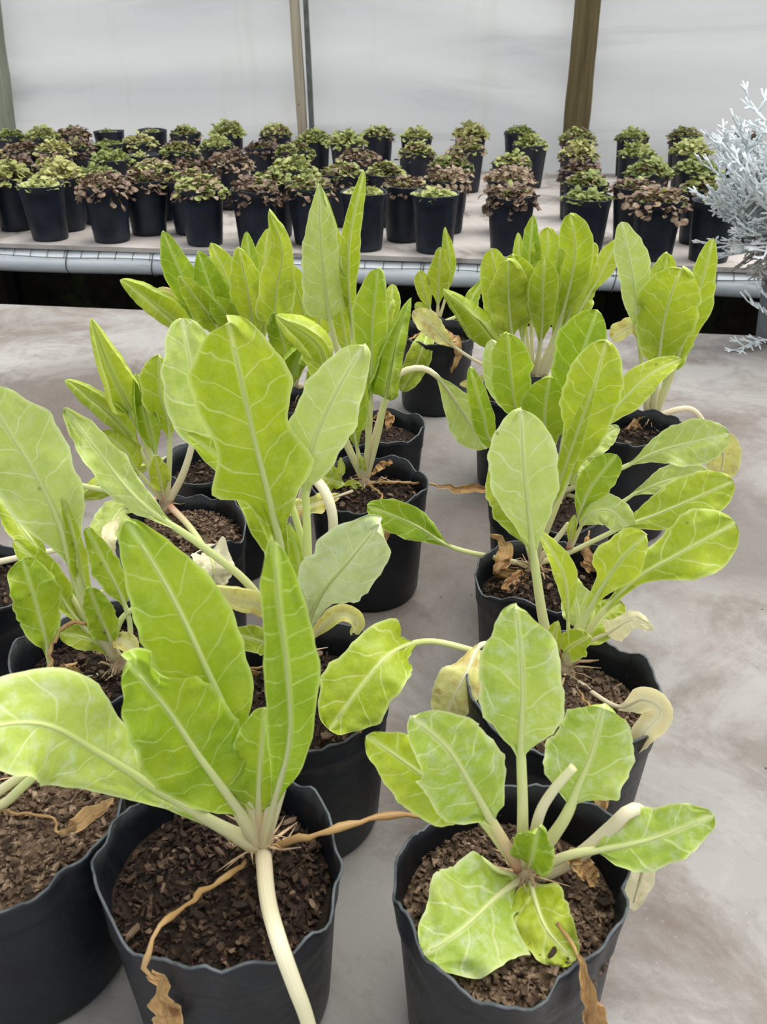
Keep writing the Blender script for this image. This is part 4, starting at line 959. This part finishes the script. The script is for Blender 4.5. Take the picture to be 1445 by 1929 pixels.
for cname, col in COLS:
    for i, (x, y, lk) in enumerate(col):
        p = at_z(x, y, ZF+.195); p = Vector((p.x, min(p.y, YW-.10), ZF))
        for _ in range(60):                              # keep pots from standing inside each other
            bad = False
            for q in placed:
                d = Vector((p.x-q.x, p.y-q.y, 0))
                if d.length < .164:
                    if d.length < 1e-4: d = Vector((.01, .01, 0))
                    p += d.normalized()*(.166-d.length)*.6; bad = True
            p.y = min(p.y, YW-.10); p.y = max(p.y, YF0+.10)
            if not bad: break
        placed.append(p)
        pos = ORD[i] if i < len(col)-1 else 'rearmost'
        t = thing('potted_bedding_plant', p, f'pot with {LOOK[lk]}, {pos} in the {cname}', 'potted plant', 'bedding plants in black pots on the far bench')
        b, e, so, zs = rf.choice(far_pots); t.rotation_euler = (rf.uniform(-.03, .03), rf.uniform(-.03, .03), rf.uniform(0, 6.28))
        pb = obj('pot', b, None, t); obj('rim_edge', e, None, pb); obj('soil', so, None, t)
        parts = {'g': [(FG, 1), (FGS, 1)], 'y': [(FY, 1), (FWS, 1)], 'b': [(FW, 1), (FGS, .95), (FWS, 1)], 'm': [(FG, .95), (FWS, 1), (FWS, .9)], 'e': [(FGS, .6)], 's': [(FGS, 1), (FGS, .9)]}[lk]
        for ms, sc in parts:
            o = obj('foliage' if ms not in (FW, FWS) else 'withered_foliage', rf.choice(ms), None, t, 'stuff')
            s = sc*rf.uniform(.92, 1.12); o.location = (0, 0, zs+.004); o.rotation_euler = (0, 0, rf.uniform(0, 6.28)); o.scale = (s, s, s*rf.uniform(.8, 1.2))

# ------------------------------------------------------------------ silver plant at the right edge
sp0 = at_z(1476, 640, ZB); sp0.z = ZB
sv = thing('silver_ragwort', sp0, 'silvery white plant with finely cut leaves in a grey pot at the right edge', 'potted plant')
b, e, so, zs = pot_meshes(.088, .165, 401, 48, .4, .3, .02, .84)
pb = obj('pot', b, M_greypot, sv); obj('rim_edge', e, M_edge, pb); obj('soil', so, M_soil, sv)
def cutleaf(seed, L_, lobes=5, thick=.0027):
    rr = random.Random(seed); v, f = [], []
    bend = rr.uniform(.1, .5)
    def sp(t): return Vector((0.012*sin(t*3+seed), L_*t, -bend*L_*t*t*.5+L_*.1*t))
    pts = [sp(k/8) for k in range(9)]; tubeg(v, f, pts, [thick*1.5*(1-.5*k/8) for k in range(9)], 5, flat=.6)
    for k in range(lobes):
        t = .30+.68*k/(lobes-1)
        for sg in ((-1, 1) if k < lobes-1 else (0,)):
            b0 = sp(t); ang = sg*rr.uniform(.65, 1.0); l1 = L_*(.34-.14*abs(t-.6))*rr.uniform(.8, 1.15)
            d = Vector((sin(ang), cos(ang), rr.uniform(-.15, .3))).normalized(); m = b0+d*l1*.55
            tip = b0+d*l1+Vector((0, l1*.2, 0)); tubeg(v, f, [b0, m, tip], [thick*1.1, thick*1.25, thick*.7], 5, flat=.6)
            for s2 in (-1, 1):
                a2 = ang+s2*rr.uniform(.5, .8); d2 = Vector((sin(a2), cos(a2), rr.uniform(-.2, .35))).normalized()
                tubeg(v, f, [m, m+d2*l1*.28, m+d2*l1*rr.uniform(.42, .6)], [thick, thick*1.15, thick*.7], 5, flat=.6)
    return mesh('silver_leaf', v, f)
SL = [cutleaf(500+k, .085+.008*k, 4+k % 2) for k in range(6)]
SG = [cutleaf(520+k, .06, 4, .0024) for k in range(3)]
for m in SL: m.materials.append(M_silver)
for m in SG: m.materials.append(M_sgrey)
rs = random.Random(77)
def place_leaf(p, d, me, nm, s):
    o = obj(nm, me, None, sv); o.location = p
    y = d.normalized(); x = y.cross(UP); x = x.normalized() if x.length > .01 else Vector((1, 0, 0))
    x = Matrix.Rotation(rs.uniform(-.6, .6), 3, y) @ x; z = x.cross(y)
    o.rotation_euler = Matrix((x, y, z)).transposed().to_euler(); o.scale = (s, s, s)
stems = [(-.34, .02, .36), (-.40, .05, .46), (-.20, .08, .54), (-.30, .10, .50), (-.08, -.12, .58), (.10, .12, .56), (-.18, -.05, .64), (.02, .02, .68), (.22, -.08, .5), (-.12, .2, .44), (-.36, -.10, .40), (-.26, -.22, .44)]
for k, (dx, dy, hh) in enumerate(stems):
    top = Vector((dx*.55, dy*.6, hh*.93)); a = Vector((dx*.08, dy*.08, zs)); mid = Vector((dx*.36, dy*.36, zs+(hh-zs)*.5))
    pts, L_ = cr([a, mid, top], 12); v, f = [], []
    tubeg(v, f, pts, [.004-.0018*i/11 for i in range(12)], 6); obj('stem', mesh('stem', v, f), M_sgrey, sv)
    nl = 19
    for j in range(nl):
        u = .34+.66*(j/(nl-1)); i = min(10, int(u*11)); p = pts[i].lerp(pts[i+1], u*11-i)
        az = j*2.4+k; el = -.15+1.15*(u-.34)/.66+rs.uniform(-.2, .2)
        d = Vector((cos(az)*cos(el), sin(az)*cos(el), sin(el)))
        if u < .47: place_leaf(p, d*1+Vector((0, 0, -.7)), rs.choice(SG), 'withered_silver_leaf', rs.uniform(.8, 1.3))
        else: place_leaf(p, d, rs.choice(SL), 'silver_leaf', rs.uniform(.95, 1.45))
# two low shoots beside the pot
for (a, b_) in (((1450, 665), (1372, 705)), ((1450, 700), (1415, 640)), ((1460, 610), (1408, 560)), ((1465, 590), (1430, 540))):
    p0 = at_d(a[0], a[1], (sp0-CP).dot(F)-.06)-sp0; p1 = at_d(b_[0], b_[1], (sp0-CP).dot(F)-.09)-sp0
    p0.z = max(p0.z, .012); p1.z = max(p1.z, .012)
    place_leaf(p0, p1-p0, SL[4], 'silver_leaf', (p1-p0).length/.117)
